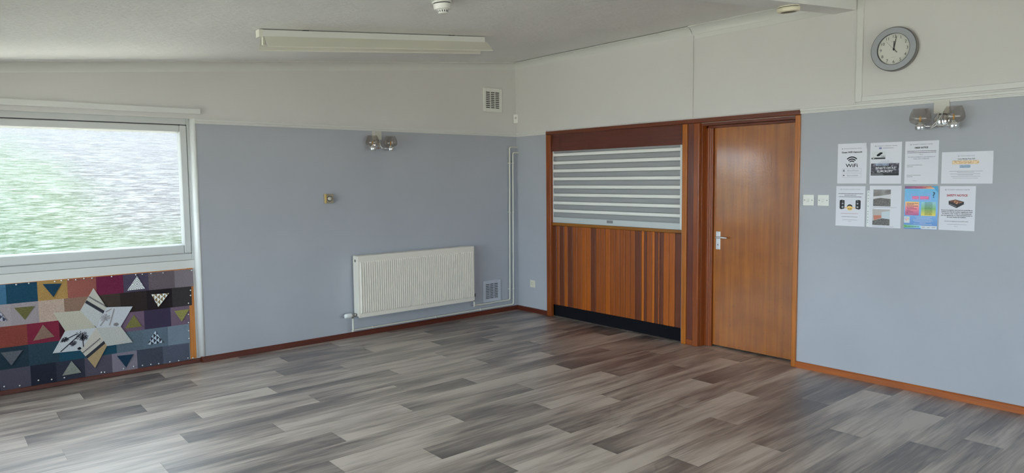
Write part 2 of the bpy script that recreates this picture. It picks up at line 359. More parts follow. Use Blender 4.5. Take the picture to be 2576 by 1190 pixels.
def mat_clear():
    k = N('clear_glazing'); nt = k.nt; nt.nodes.remove(k.b)
    tr = k.n('ShaderNodeBsdfTransparent'); tr.inputs[0].default_value = (0.93, 0.95, 0.94, 1); gl = k.n('ShaderNodeBsdfGlossy'); gl.inputs['Roughness'].default_value = 0.02
    fr = k.n('ShaderNodeFresnel'); fr.inputs[0].default_value = 1.45; mx = k.n('ShaderNodeMixShader')
    k.l(fr.outputs[0], mx.inputs[0]); k.l(tr.outputs[0], mx.inputs[1]); k.l(gl.outputs[0], mx.inputs[2]); k.l(mx.outputs[0], k.out.inputs[0]); return k.m
M_CLEAR = mat_clear()
wn = 2
for put, wins, (z0, z1) in (('W', WEST, WZ), ('S', SOUTH, SZ)):
    for a, b in wins:
        a, b = max(a, b), min(a, b); f = 0.06
        if put == 'W': bx = lambda mb, p, q, r, s, d=0.03: mb.box(WEST_X - 0.12 - d, WEST_X - 0.12 + d, p, q, r, s); base = (WEST_X - .12, (a + b) / 2, z0)
        else: bx = lambda mb, p, q, r, s, d=0.03: mb.box(p, q, SOUTH_Y - 0.12 - d, SOUTH_Y - 0.12 + d, r, s); base = ((a + b) / 2, SOUTH_Y - .12, z0)
        t = thing('window_%d' % wn, 'long low glazed side window left of the viewer' if put == 'W' else 'wide unseen back window added as fill light', 'window', base, kind='structure'); wn += 1
        m = MB(); bx(m, a, a - f, z0, z1); bx(m, b, b + f, z0, z1); bx(m, a, b, z0, z0 + f); bx(m, a, b, z1 - f, z1); 
        for q in range(1, 4): mid = a + (b - a) * q / 4; bx(m, mid - .03, mid + .03, z0, z1)
        m.build('window_frame', M_UPVC, t)
        m = MB(); bx(m, a - f, b + f, z0 + f, z1 - f, 0.003); m.build('glass_pane', M_CLEAR, t)

# picture rails
RP = [(0.0, RB), (0.014, RB), (0.014, RB + 0.008), (0.010, RB + 0.011), (0.010, RB + 0.018), (0.018, RB + 0.021), (0.018, RB + 0.036), (0.012, RB + 0.040), (0.012, RT), (0.0, RT)]
o = MB().sweep(RP, (WIN_R + 0.004, 0, 0), (0, 0, 0), (0, -1, 0), (0, 0, 1)).build('trim_2', M_GLOSSW); tag(o, 'white moulded picture rail along the window wall', 'picture rail', kind='structure')
o = MB().sweep(RP, (0, -0.012, 0), (0, -0.5195, 0), (-1, 0, 0), (0, 0, 1)).build('trim_3', M_GLOSSW); tag(o, 'short white picture rail between corner and serving hatch', 'picture rail', kind='structure')
o = MB().sweep(RP, (0, -3.411, 0), (0, SOUTH_Y, 0), (-1, 0, 0), (0, 0, 1)).build('trim_4', M_GLOSSW); tag(o, 'long white picture rail right of the door', 'picture rail', kind='structure')
# panel framing around the clock panel
o = thing('trim_5', 'white flat batten framing of the clock panel', 'batten', (-0.01, -3.85, 2.06), kind='structure')
MB().cham(-0.016, 0.0, -3.826, -3.871, 2.0605, cz(0, -.01), 0.002).build('upright_batten', M_GLOSSW, o)
MB().cham(-0.014, 0.0, -3.8715, SOUTH_Y, 2.0605, 2.098, 0.002).build('bottom_batten', M_GLOSSW, o)
o = MB().cham(-0.011, 0.0, -2.427, -3.65, 2.735, 2.775, 0.001).build('trim_6', M_GLOSSW); tag(o, 'thin white strip under the right hand coving', 'batten', kind='structure')
# coving
def cove(nn=10, s=0.078, gap=0.0):
    pr = [(0, 0), (0.004, 0)]
    for i in range(nn + 1):
        a = math.pi / 2 * i / nn; pr.append((s - (s - 0.006) * math.cos(a), (s - 0.006) * math.sin(a)))
    pr += [(s, s - gap), (0, s - gap)]
    return pr
CV = cove()
def cove_left(x0, x1, name, label):
    m = MB(); n = len(CV)
    p = [(x, -u, cz(x) - 0.078 + v) for x in (x0, x1) for u, v in CV]
    m.poly(p, [(i, (i + 1) % n, n + (i + 1) % n, n + i) for i in range(n)] + [tuple(range(n))[::-1], tuple(range(n, 2 * n))], 0)
    o = m.build(name, M_GLOSSW); tag(o, label, 'coving', kind='structure')
cove_left(WEST_X, 0.0, 'trim_7', 'curved white coving between window wall and ceiling')
def cove_right(y0, y1, drop, name, label):
    m = MB().sweep([(u, v) for u, v in CV], (0, y0, cz(0) - 0.078 - drop), (0, y1, cz(0) - 0.078 - drop), (-1, 0, 0), (0, 0, 1))
    o = m.build(name, M_GLOSSW); tag(o, label, 'coving', kind='structure')
cove_right(-0.003, -2.398, 0.013, 'trim_8', 'curved white coving above the hatch with crack above it')
cove_right(-2.403, -3.66, 0.008, 'trim_9', 'curved white coving running behind the cream smoke alarm')
# skirtings
SK = [(0, 0), (0.016, 0), (0.016, FH - 0.008), (0.012, FH - 0.002), (0.006, FH), (0, FH)]
o = thing('baseboard_left', 'dark red varnished skirting below the radiator wall', 'skirting', (-1.7, -0.008, 0), kind='structure')
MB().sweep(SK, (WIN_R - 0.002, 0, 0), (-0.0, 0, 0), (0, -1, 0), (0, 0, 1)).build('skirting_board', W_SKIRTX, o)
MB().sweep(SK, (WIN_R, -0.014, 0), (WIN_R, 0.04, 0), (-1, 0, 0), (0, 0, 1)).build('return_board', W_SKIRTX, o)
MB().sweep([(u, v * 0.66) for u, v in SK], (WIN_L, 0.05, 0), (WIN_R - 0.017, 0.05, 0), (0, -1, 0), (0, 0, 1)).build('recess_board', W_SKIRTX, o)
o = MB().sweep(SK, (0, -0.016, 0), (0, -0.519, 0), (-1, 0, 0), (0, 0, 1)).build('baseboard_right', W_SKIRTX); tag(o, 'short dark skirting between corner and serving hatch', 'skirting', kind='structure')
o = MB().sweep(SK, (0, -3.411, 0), (0, SOUTH_Y, 0), (-1, 0, 0), (0, 0, 1)).build('baseboard_far_right', W_SKIRT); tag(o, 'orange brown skirting right of the door', 'skirting', kind='structure')

# ---------------------------------------------------------------- the window in view
win = thing('window_1', 'white framed obscured glass window above the patchwork', 'window', ((WIN_L + WIN_R) / 2, 0.05, 0.8), kind='structure')
YF = 0.05
def ring(mb, x0, x1, z0, z1, t, y0, y1, c=0.004, mi=0):
    mb.cham(x0, x0 + t, y0, y1, z0, z1, c, mi); mb.cham(x1 - t, x1, y0, y1, z0, z1, c, mi)
    mb.cham(x0 + t, x1 - t, y0, y1, z1 - t, z1, c, mi); mb.cham(x0 + t, x1 - t, y0, y1, z0, z0 + t, c, mi)
GX0, GX1, GZ0, GZ1 = WIN_L + 0.118, -3.634, 1.014, 1.928
SX0, SX1, SZ0, SZ1 = WIN_L + 0.052, -3.568, 0.932, 1.993
m = MB(); xr = WIN_R - 0.03
m.cham(WIN_L, SX0 - 0.004, YF, YF + 0.1, 0.876, 2.052, 0.003); m.cham(SX1 + 0.003, WIN_R, YF, YF + 0.1, 0.876, 2.052, 0.003)
m.cham(SX0 - 0.004, SX1 + 0.003, YF, YF + 0.1, SZ1 + 0.006, 2.052, 0.003); m.cham(SX0 - 0.004, SX1 + 0.003, YF, YF + 0.1, 0.876, SZ0 - 0.003, 0.003)
m.build('window_frame', M_UPVC, win)
MB().box(SX0 - .004, SX1 + 0.0035, YF + 0.002, YF + 0.09, SZ1 + 0.0003, SZ1 + 0.007).box(SX1 + 0.0003, SX1 + .0035, YF + .003, YF + .09, SZ0, SZ1 + 0.007).build('gasket', M_BLACK, win)
m = MB(); t_ = 0.0
m.cham(SX0, GX0 - 0.012, YF - 0.006, YF + 0.07, SZ0, SZ1, 0.006); m.cham(GX1 + 0.012, SX1, YF - 0.006, YF + 0.07, SZ0, SZ1, 0.006)
m.cham(GX0 - 0.012, GX1 + 0.012, YF - 0.006, YF + 0.07, GZ1 + 0.012, SZ1, 0.006); m.cham(GX0 - 0.012, GX1 + 0.012, YF - 0.006, YF + 0.07, SZ0, GZ0 - 0.012, 0.006)
sash = m.build('sash', M_UPVC, win)
m = MB()
for prof in (((GX1 + 0.012, GX1), None),):
    m.prism([(GX1 + .013, YF - .002, GZ0 - .013), (GX1 + .013, YF - .002, GZ1 + .013), (GX1, YF + .022, GZ1), (GX1, YF + .022, GZ0)], (0.0, 0.004, 0))
    m.prism([(GX0 - .013, YF - .002, GZ0 - .013), (GX0 - .013, YF - .002, GZ1 + .013), (GX0, YF + .022, GZ1), (GX0, YF + .022, GZ0)], (0.0, 0.004, 0))
    m.prism([(GX0 - .013, YF - .002, GZ0 - .013), (GX1 + .013, YF - .002, GZ0 - .013), (GX1, YF + .022, GZ0), (GX0, YF + .022, GZ0)], (0, 0.004, 0))
    m.prism([(GX0 - .013, YF - .002, GZ1 + .013), (GX1 + .013, YF - .002, GZ1 + .013), (GX1, YF + .022, GZ1), (GX0, YF + .022, GZ1)], (0, 0.004, 0))
m.build('glazing_bead', M_UPVC, sash)
def mat_frost():
    k = N('rippled_obscure_glass'); k.nt.nodes.remove(k.b)
    t = k.n('ShaderNodeTexCoord'); mp = k.n('ShaderNodeMapping'); mp.inputs['Scale'].default_value = (8.0, 1, 140.0); mp.inputs['Rotation'].default_value = (0, math.radians(-0.6), 0)
    k.l(t.outputs['Object'], mp.inputs['Vector'])
    n = k.n('ShaderNodeTexNoise'); n.inputs['Scale'].default_value = 1.0; n.inputs['Detail'].default_value = 4; n.inputs['Roughness'].default_value = 0.65; n.inputs['Distortion'].default_value = 1.0
    k.l(mp.outputs[0], n.inputs['Vector'])
    bp = k.n('ShaderNodeBump'); bp.inputs['Strength'].default_value = 1.0; bp.inputs['Distance'].default_value = 0.006; k.l(n.outputs['Fac'], bp.inputs['Height'])
    rf = k.n('ShaderNodeBsdfRefraction'); rf.inputs['Roughness'].default_value = 0.22; rf.inputs['IOR'].default_value = 1.25; rf.inputs['Color'].default_value = (0.26, 0.27, 0.26, 1)
    k.l(bp.outputs['Normal'], rf.inputs['Normal'])
    tr = k.n('ShaderNodeBsdfTranslucent'); tr.inputs['Color'].default_value = (0.34, 0.34, 0.336, 1)
    tp = k.n('ShaderNodeBsdfTransparent'); tp.inputs['Color'].default_value = (0.95, 0.96, 0.95, 1)
    r = k.n('ShaderNodeValToRGB'); r.color_ramp.elements[0].position = 0.45; r.color_ramp.elements[1].position = 0.58; k.l(n.outputs['Fac'], r.inputs['Fac'])
    m1 = k.n('ShaderNodeMixShader'); k.l(r.outputs['Color'], m1.inputs[0]); k.l(rf.outputs[0], m1.inputs[1]); k.l(tr.outputs[0], m1.inputs[2])
    m2 = k.n('ShaderNodeMixShader'); m2.inputs[0].default_value = 0.70; k.l(m1.outputs[0], m2.inputs[1]); k.l(tp.outputs[0], m2.inputs[2])
    gl = k.n('ShaderNodeBsdfGlossy'); gl.inputs['Roughness'].default_value = 0.1; k.l(bp.outputs['Normal'], gl.inputs['Normal'])
    m3 = k.n('ShaderNodeMixShader'); m3.inputs[0].default_value = 0.04; k.l(m2.outputs[0], m3.inputs[1]); k.l(gl.outputs[0], m3.inputs[2])
    k.l(m3.outputs[0], k.out.inputs[0]); return k.m
MB().box(GX0 - 0.01, GX1 + 0.01, YF + 0.026, YF + 0.030, GZ0 - 0.01, GZ1 + 0.01).build('glass_pane', mat_frost(), win)
# boarded panel under the sash, ending behind the patchwork
MB().cham(WIN_L, WIN_R, YF, YF + 0.06, 0.0, 0.8745, 0.002).build('apron_panel', M_GLOSSW, win)
MB().box(WIN_L, WIN_R, YF + 0.06, T, 0.0, 0.88).build('wall_below', M_BLUE, win)
# soft plaster edge of the recess
m = MB(); pr = []
for i in range(9):
    a = math.pi / 2 * i / 8; pr.append((WIN_R - 0.004 - 0.022 * (1 - math.cos(a)) - 0.010 * math.sin(a) * 0, -0.002 + 0.03 * math.sin(a)))
pr = [(WIN_R + 0.012, -0.0015), (WIN_R - 0.002, -0.0015), (WIN_R - 0.012, 0.002), (WIN_R - 0.020, 0.010), (WIN_R - 0.026, 0.022), (WIN_R - 0.034, 0.0495), (WIN_R + 0.012, 0.0495)]
m.sweep(pr, (0, 0, FH), (0, 0, 2.05), (1, 0, 0), (0, 1, 0), smooth=True); m.build('reveal_edge', plain('lit_white_gloss', (0.86, 0.87, 0.86), 0.3), win)  # whiter copy of the gloss, daylight on the reveal put into its colour
MB().cham(WIN_L, WIN_R, 0.001, 0.05, 2.0475, 2.055, 0.001).build('reveal_head', M_GLOSSW, win)
# batten over the window
o = MB().cham(WIN_L - 0.1, -3.469, -0.028, 0.0, 2.085, 2.129, 0.003).build('trim_10', M_GLOSSW); tag(o, 'white painted curtain batten above the window', 'batten', kind='structure')

# outdoors beyond the glass
def mat_bank():
    """rough grass bank that turns into stony heath towards its right and top"""
    k = N('grass_and_heath'); k.set(Roughness=0.95); t = k.n('ShaderNodeTexCoord'); sp = k.n('ShaderNodeSeparateXYZ'); k.l(t.outputs['Object'], sp.inputs[0])
    n = k.n('ShaderNodeTexNoise'); n.inputs['Scale'].default_value = 0.35; n.inputs['Detail'].default_value = 3; k.l(t.outputs['Object'], n.inputs['Vector'])
    a = k.n('ShaderNodeMath', operation='MULTIPLY_ADD'); a.inputs[1].default_value = 0.28; k.l(sp.outputs[0], a.inputs[0]); a.inputs[2].default_value = 0.56
    b = k.n('ShaderNodeMath', operation='MULTIPLY_ADD'); b.inputs[1].default_value = 0.30; k.l(sp.outputs[2], b.inputs[0]); k.l(a.outputs[0], b.inputs[2])
    c = k.n('ShaderNodeMath', operation='MULTIPLY_ADD'); c.inputs[1].default_value = 1.1; k.l(n.outputs['Fac'], c.inputs[0]); k.l(b.outputs[0], c.inputs[2])
    r = k.n('ShaderNodeValToRGB'); e = r.color_ramp.elements; e[0].position = 0.25; e[0].color = (0.0075, 0.027, 0.0015, 1); e[1].position = 1.0; e[1].color = (0.029, 0.025, 0.028, 1)
    x = e.new(0.6); x.color = (0.016, 0.030, 0.004, 1); k.l(c.outputs[0], r.inputs['Fac']); k.l(r.outputs['Color'], k.b.inputs['Base Color']); return k.m
def hill(x, y):
    return -0.14 + 3.6 * max(0.0, min(1.0, (y - 2.3) / 16.0)) ** 1.15 + 0.15 * math.sin(x * 0.5) * max(0.0, (y - 4) / 16)
m = MB(); NX, NY = 44, 34; P = []; F = []
for j in range(NY):
    for i in range(NX):
        x = -24 + 44 * i / (NX - 1); y = 0.29 + 26 * j / (NY - 1); P.append((x, y, hill(x, y)))
for j in range(NY - 1):
    for i in range(NX - 1): F.append((j * NX + i, j * NX + i + 1, (j + 1) * NX + i + 1, (j + 1) * NX + i))
m.poly(P, F, 0, True); o = m.build('grass_bank', mat_bank()); tag(o, 'green grass bank outside seen blurred through the glass', 'bank', kind='structure')
o = MB().box(-90, X0 + 0.04, -60, 0.2, -0.4, -0.14).box(X0 + 0.04, 60, -60, SOUTH_Y - 0.26, -0.4, -0.14).build('outside_paving', plain('pale_paving', (0.52, 0.48, 0.41), 0.9)); tag(o, 'pale paving outside the building behind the viewer', 'paving', kind='structure')
o = MB().box(-24, 20, 0.3, 2.4, -0.2, -0.085).build('bounce_path', plain('bounce_concrete', (0.68, 0.64, 0.54), 0.9)); tag(o, 'unseen pale path added outside to bounce light to the ceiling', 'path', kind='structure')  # unseen strip added to bounce sunlight through the window onto the ceiling

# ---------------------------------------------------------------- patchwork hanging under the window
QY = 0.044
qu = thing('patchwork_hanging', 'patchwork quilt of coloured squares with star pinned under the window', 'quilt', (-4.6, QY, 0.03))
ZR = [0.800, 0.660, 0.499, 0.345, 0.185, 0.034]
XE = -5.585
ROWS = {1: ([-5.38, -5.2, -5.03, -4.841, -4.653, -4.464, -4.275, -4.088, -3.906, -3.712, -3.566],
            [(150, 100, 70), (30, 76, 100), (190, 146, 72), (62, 120, 156), (26, 78, 104), (188, 144, 70), (168, 92, 80), (124, 32, 72), (86, 76, 100), (116, 100, 108), (142, 128, 136)]),
        2: ([-5.38, -5.2, -5.03, -4.821, -4.653, -4.491, -4.279, -4.116, -3.925, -3.736, -3.585],
            [(90, 70, 62), (176, 160, 160), (200, 172, 152), (178, 164, 166), (170, 156, 160), (200, 172, 154), (154, 118, 98), (76, 62, 54), (58, 46, 44), (46, 36, 40), (66, 60, 62)]),
        3: ([-5.45, -5.31, -5.12, -4.93, -4.731, -4.532, -4.479, -4.3, -4.122, -3.952, -3.753, -3.606],
            [(120, 96, 120), (70, 60, 84), (140, 32, 62), (120, 50, 46), (150, 66, 52), (140, 32, 62), (78, 22, 38), (150, 120, 100), (120, 96, 118), (122, 96, 120), (70, 58, 86), (126, 102, 122)]),
        4: ([-5.45, -5.31, -5.12, -4.93, -4.731, -4.54, -4.35, -4.159, -3.97, -3.782, -3.614],
            [(100, 118, 134), (30, 80, 100), (46, 70, 86), (40, 62, 78), (42, 62, 76), (46, 72, 86), (28, 82, 104), (26, 82, 104), (98, 118, 132), (102, 120, 136), (126, 142, 158)]),
        5: ([-5.45, -5.28, -5.09, -4.91, -4.725, -4.565, -4.38, -4.195, -4.017, -3.826, -3.62],
            [(56, 58, 76), (90, 86, 100), (140, 130, 146), (44, 46, 62), (88, 84, 100), (42, 46, 62), (56, 60, 76), (92, 86, 102), (142, 132, 148), (76, 80, 96), (92, 98, 116)])}
def zrow(i, x): return ZR[i] - 0.004 * (x + 4.6) + (0.001 if i == 0 else -0.003)
sag = lambda x, z: 0.0014 * math.sin(x * 9 + z * 13) + 0.0009 * math.sin(x * 23 - z * 17)
for r, (xs, cols) in ROWS.items():
    x0 = XE
    for x1, col in zip(xs, cols):
        d = 0.008 * (r - 3)
        nx, nz = 4, 4; P = []
        for yy in (0, 1):
            for j in range(nz + 1):
                for i in range(nx + 1):
                    xx = x0 + (x1 - x0) * i / nx; z1_, z0_ = zrow(r - 1, xx), zrow(r, xx)
                    zz = z1_ + (z0_ - z1_) * j / nz
                    e = min(i, nx - i, j, nz - j); puff = 0.0006 * min(1, e)
                    P.append((xx, QY - (0.004 + puff + sag(xx, zz)) if yy else QY, zz))
        n1 = (nx + 1) * (nz + 1); F = []
        for j in range(nz):
            for i in range(nx):
                a = j * (nx + 1) + i; F.append((n1 + a, n1 + a + 1, n1 + a + nx + 2, n1 + a + nx + 1))
        edge = [i for i in range(nx + 1)] + [j * (nx + 1) + nx for j in range(1, nz + 1)] + [nz * (nx + 1) + i for i in range(nx - 1, -1, -1)] + [j * (nx + 1) for j in range(nz - 1, 0, -1)]
        for a, b in zip(edge, edge[1:] + edge[:1]): F.append((a, b, n1 + b, n1 + a))
        m = MB(); m.poly(P, F, 0, False); m.build('patch', fabric(col), qu); x0 = x1
def mat_pattern(name, kind, c1, c2):
    k = N(name); k.set(Roughness=0.9); t = k.n('ShaderNodeTexCoord'); sp = k.n('ShaderNodeSeparateXYZ'); k.l(t.outputs['Object'], sp.inputs[0])
    def mth(op, a, b=None, v=None):
        x = k.n('ShaderNodeMath', operation=op)
        if hasattr(a, 'is_output') or hasattr(a, 'links'): k.l(a, x.inputs[0])
        else: x.inputs[0].default_value = a
        if b is not None:
            if hasattr(b, 'links'): k.l(b, x.inputs[1])
            else: x.inputs[1].default_value = b
        return x.outputs[0]
    X, Z = sp.outputs[0], sp.outputs[2]
    if kind == 'tri': X = mth('ADD', X, 20.0); Z = mth('ADD', Z, 20.0)
    if kind == 'diamond':
        u = mth('PINGPONG', mth('MULTIPLY', X, 1.0), 0.032); v = mth('PINGPONG', mth('MULTIPLY', Z, 1.0), 0.036)
        f = mth('GREATER_THAN', mth('FRACT', mth('MULTIPLY', mth('ADD', u, v), 62.0)), 0.5)
    else:
        u = mth('FRACT', mth('MULTIPLY', X, 48.0)); v = mth('FRACT', mth('MULTIPLY', Z, 48.0))
        ck = mth('MODULO', mth('ADD', mth('FLOOR', mth('MULTIPLY', X, 48.0)), mth('FLOOR', mth('MULTIPLY', Z, 48.0))), 2.0)
        d1 = mth('GREATER_THAN', mth('ADD', u, v), 1.0); d2 = mth('GREATER_THAN', u, v)
        f = mth('ADD', d1, mth('MULTIPLY', mth('ABSOLUTE', ck), mth('SUBTRACT', d2, d1)))
    mx = k.n('ShaderNodeMix', data_type='RGBA'); k.l(f, mx.inputs[0]); mx.inputs[6].default_value = c4(c1); mx.inputs[7].default_value = c4(c2)
    k.l(mx.outputs[2], k.b.inputs['Base Color']); return k.m
TRI = [([(-4.62, 0.782), (-4.5, 0.773), (-4.557, 0.677)], fabric((26, 70, 96))), ([(-4.799, 0.626), (-4.677, 0.624), (-4.739, 0.53)], fabric((118, 112, 60))),
       ([(-4.919, 0.54), (-4.845, 0.54), (-4.883, 0.609)], mat_pattern('leaf_print_cotton', 'tri', S(40, 42, 56, .42), S(120, 120, 130, .42))),
       ([(-4.632, 0.478), (-4.564, 0.378), (-4.697, 0.367)], fabric((150, 116, 98))), ([(-4.894, 0.311), (-4.765, 0.308), (-4.837, 0.208)], fabric((104, 106, 114))),
       ([(-4.466, 0.174), (-4.405, 0.073), (-4.53, 0.072)], fabric((146, 148, 138))), ([(-3.989, 0.778), (-3.936, 0.672), (-4.064, 0.67)], mat_pattern('diamond_print_cotton', 'diamond', S(196, 196, 184, .42), S(104, 106, 108, .42))),
       ([(-3.891, 0.619), (-3.759, 0.615), (-3.844, 0.509)], mat_pattern('gold_triangle_print_cotton', 'tri', S(206, 194, 164, .42), S(96, 80, 56, .42))), ([(-4.026, 0.47), (-3.972, 0.368), (-4.093, 0.369)], fabric((134, 128, 62))),
       ([(-3.726, 0.462), (-3.608, 0.463), (-3.672, 0.365)], fabric((156, 150, 74))), ([(-3.876, 0.316), (-3.819, 0.212), (-3.941, 0.211)], mat_pattern('black_triangle_print_cotton', 'tri', S(34, 34, 42, .42), S(130, 140, 150, .42))),
       ([(-4.159, 0.159), (-4.042, 0.153), (-4.1, 0.055)], fabric((24, 62, 88)))]
YT = QY - 0.0088
for pts, mt in TRI:
    MB().prism([(x, YT, z) for x, z in pts], (0, 0.004, 0)).build('triangle', mt, qu)
DIA = [[(-4.295, 0.715), (-4.216, 0.557), (-4.292, 0.405), (-4.391, 0.552)], [(-4.564, 0.559), (-4.391, 0.552), (-4.292, 0.405), (-4.495, 0.41)], [(-4.582, 0.254), (-4.495, 0.41), (-4.292, 0.405), (-4.404, 0.246)],
       [(-4.314, 0.093), (-4.404, 0.246), (-4.292, 0.405), (-4.226, 0.25)], [(-4.045, 0.251), (-4.226, 0.25), (-4.292, 0.405), (-4.124, 0.39)], [(-4.032, 0.539), (-4.124, 0.39), (-4.292, 0.405), (-4.216, 0.556)]]
DC = [(196, 190, 178), (190, 184, 164), (196, 198, 202), (200, 192, 178), (190, 188, 182), (198, 200, 206)]
def clip(poly, a, n, keep=1):
    out = []
    for i, p in enumerate(poly):
        q = poly[(i + 1) % len(poly)]; dp = ((p[0] - a[0]) * n[0] + (p[1] - a[1]) * n[1]) * keep; dq = ((q[0] - a[0]) * n[0] + (q[1] - a[1]) * n[1]) * keep
        if dp >= 0: out.append(p)
        if dp * dq < 0: t = dp / (dp - dq); out.append((p[0] + (q[0] - p[0]) * t, p[1] + (q[1] - p[1]) * t))
    return out
def band(poly, a, b, w):
    dx, dz = b[0] - a[0], b[1] - a[1]; L = math.hypot(dx, dz); n = (-dz / L, dx / L)
    return clip(clip(poly, (a[0] - n[0] * w, a[1] - n[1] * w), n), (a[0] + n[0] * w, a[1] + n[1] * w), n, -1)
DO = []; YD = QY - 0.0108
for pts, col in zip(DIA, DC):
    cx = sum(p[0] for p in pts) / 4; cz_ = sum(p[1] for p in pts) / 4
    DO.append(MB().prism([(x, YD, z) for x, z in pts], (0, 0.005, 0)).build('star_diamond', fabric(col, 0.9), qu))
INK = plain('black_fabric_print', S(32, 32, 38, .42), 0.9); GREYINK = plain('grey_fabric_print', S(104, 100, 100, .42), 0.9)
def strip_part(name, poly, mt, par, lift=0.0012): MB().prism([(x, YD - lift, z) for x, z in poly], (0, lift, 0)).build(name, mt, par)
strip_part('black_band', band(DIA[0], (-4.351, 0.618), (-4.228, 0.514), 0.011), INK, DO[0])
strip_part('black_band', band(DIA[0], (-4.345, 0.456), (-4.302, 0.411), 0.008), INK, DO[0])
strip_part('black_band', band(DIA[3], (-4.373, 0.18), (-4.248, 0.278), 0.011), INK, DO[3])
a, b = (-4.373, 0.166), (-4.248, 0.264); dx, dz = b[0] - a[0], b[1] - a[1]; L = math.hypot(dx, dz)
strip_part('tan_tip', clip(DIA[3], a, (-dz / L, dx / L), -1), fabric((190, 160, 112)), DO[3], 0.0009)
strip_part('white_panel', clip(DIA[0], (-4.351, 0.607), (0.646, 0.763), -1), fabric((204, 204, 202)), DO[0], 0.0008)
for di, a, b, nn in ((0, (-4.329, 0.653), (-4.216, 0.562), 16), (3, (-4.39, 0.224), (-4.266, 0.32), 16)):
    m = MB(); L = math.hypot(b[0] - a[0], b[1] - a[1]); u = ((b[0] - a[0]) / L, (b[1] - a[1]) / L); n = (-u[1], u[0])
    for i in range(nn):
        c0, c1 = L * (i + 0.05) / nn, L * (i + 0.6) / nn; h = 0.0045
        q = [(a[0] + u[0] * c + n[0] * s, a[1] + u[1] * c + n[1] * s) for c, s in ((c0, -h), (c1, -h), (c1, h), (c0, h))]
        m.prism([(x, YD - 0.0012, z) for x, z in q], (0, 0.0012, 0))
    m.build('dotted_band', INK, DO[di])
def flower(stems, bursts, mt, par, w):
    m = MB()
    for a, b in stems:
        L = math.hypot(b[0] - a[0], b[1] - a[1]); n = (-(b[1] - a[1]) / L * w, (b[0] - a[0]) / L * w)
        m.prism([(x, YD - .001, z) for x, z in ((a[0] - n[0], a[1] - n[1]), (b[0] - n[0], b[1] - n[1]), (b[0] + n[0], b[1] + n[1]), (a[0] + n[0], a[1] + n[1]))], (0, .001, 0))
    for c, r in bursts:
        for i in range(22):
            t = 2 * math.pi * i / 22 + random.uniform(-.1, .1); rr = r * random.uniform(.6, 1); e = (c[0] + math.cos(t) * rr, c[1] + math.sin(t) * rr * .8); n = (-math.sin(t) * .0022, math.cos(t) * .0022)
            m.prism([(x, YD - .001, z) for x, z in ((c[0], c[1]), (e[0] - n[0], e[1] - n[1]), (e[0] + math.cos(t) * .004, e[1] + math.sin(t) * .004), (e[0] + n[0], e[1] + n[1]))], (0, .001, 0))
    m.build('flower_print', mt, par)
flower([((-4.533, 0.256), (-4.395, 0.376)), ((-4.53, 0.33), (-4.422, 0.377)), ((-4.385, 0.379), (-4.383, 0.27))], [((-4.390, 0.358), .05), ((-4.50, 0.345), .026), ((-4.449, 0.307), .026), ((-4.38, 0.34), .03), ((-4.41, 0.262), .012)], INK, DO[2], .0035)
flower([((-4.201, 0.41), (-4.162, 0.538)), ((-4.265, 0.415), (-4.234, 0.454)), ((-4.222, 0.52), (-4.18, 0.54))], [((-4.225, 0.475), .038), ((-4.155, 0.412), .018)], GREYINK, DO[5], .004)
TK = [(-4.778, 0.794), (-4.702, 0.796), (-4.542, 0.793), (-4.5, 0.795), (-4.455, 0.797), (-4.407, 0.792), (-4.353, 0.795), (-4.3, 0.793), (-4.167, 0.793), (-3.997, 0.79), (-3.95, 0.79), (-3.886, 0.789), (-3.797, 0.786), (-3.576, 0.786), (-3.592, 0.62), (-3.594, 0.576), (-3.612, 0.512), (-3.616, 0.418), (-3.618, 0.349), (-3.62, 0.28), (-3.621, 0.214), (-3.634, 0.049), (-3.596, 0.043), (-4.886, 0.061), (-4.795, 0.05), (-4.68, 0.066), (-4.598, 0.056), (-4.517, 0.054), (-4.272, 0.048), (-4.25, 0.046), (-4.117, 0.049), (-4.045, 0.053), (-3.981, 0.05), (-3.919, 0.047), (-3.861, 0.042), (-3.776, 0.042), (-3.708, 0.04)]
M_TACK = plain('steel_tack', (0.85, 0.85, 0.83), 0.25, 0.5)
tk = MB().lathe([(0.006, 0), (0.0058, 0.0015), (0.004, 0.0035), (0.0001, 0.0045)], (0, 0, 0), (0, -1, 0), 10).build('tack', M_TACK, qu, local=True)
for i, (x, z) in enumerate(TK):
    l = (x + 4.6, -0.0065 - sag(x, z), z - 0.03)
    if i == 0: tk.location = l
    else: dup(tk, qu, l)
qe = MB().cham(-3.613, -3.5655, QY - 0.002, 0.05, 0.036, 0.806, 0.001).cham(WIN_L, -3.5655, QY - 0.001, 0.05, 0.785, 0.8045, 0.001).build('backing_board', wood('pine_edge', S(150, 92, 52, .45), S(176, 118, 70, .45), 'Z', 0.5, 0.0), qu)

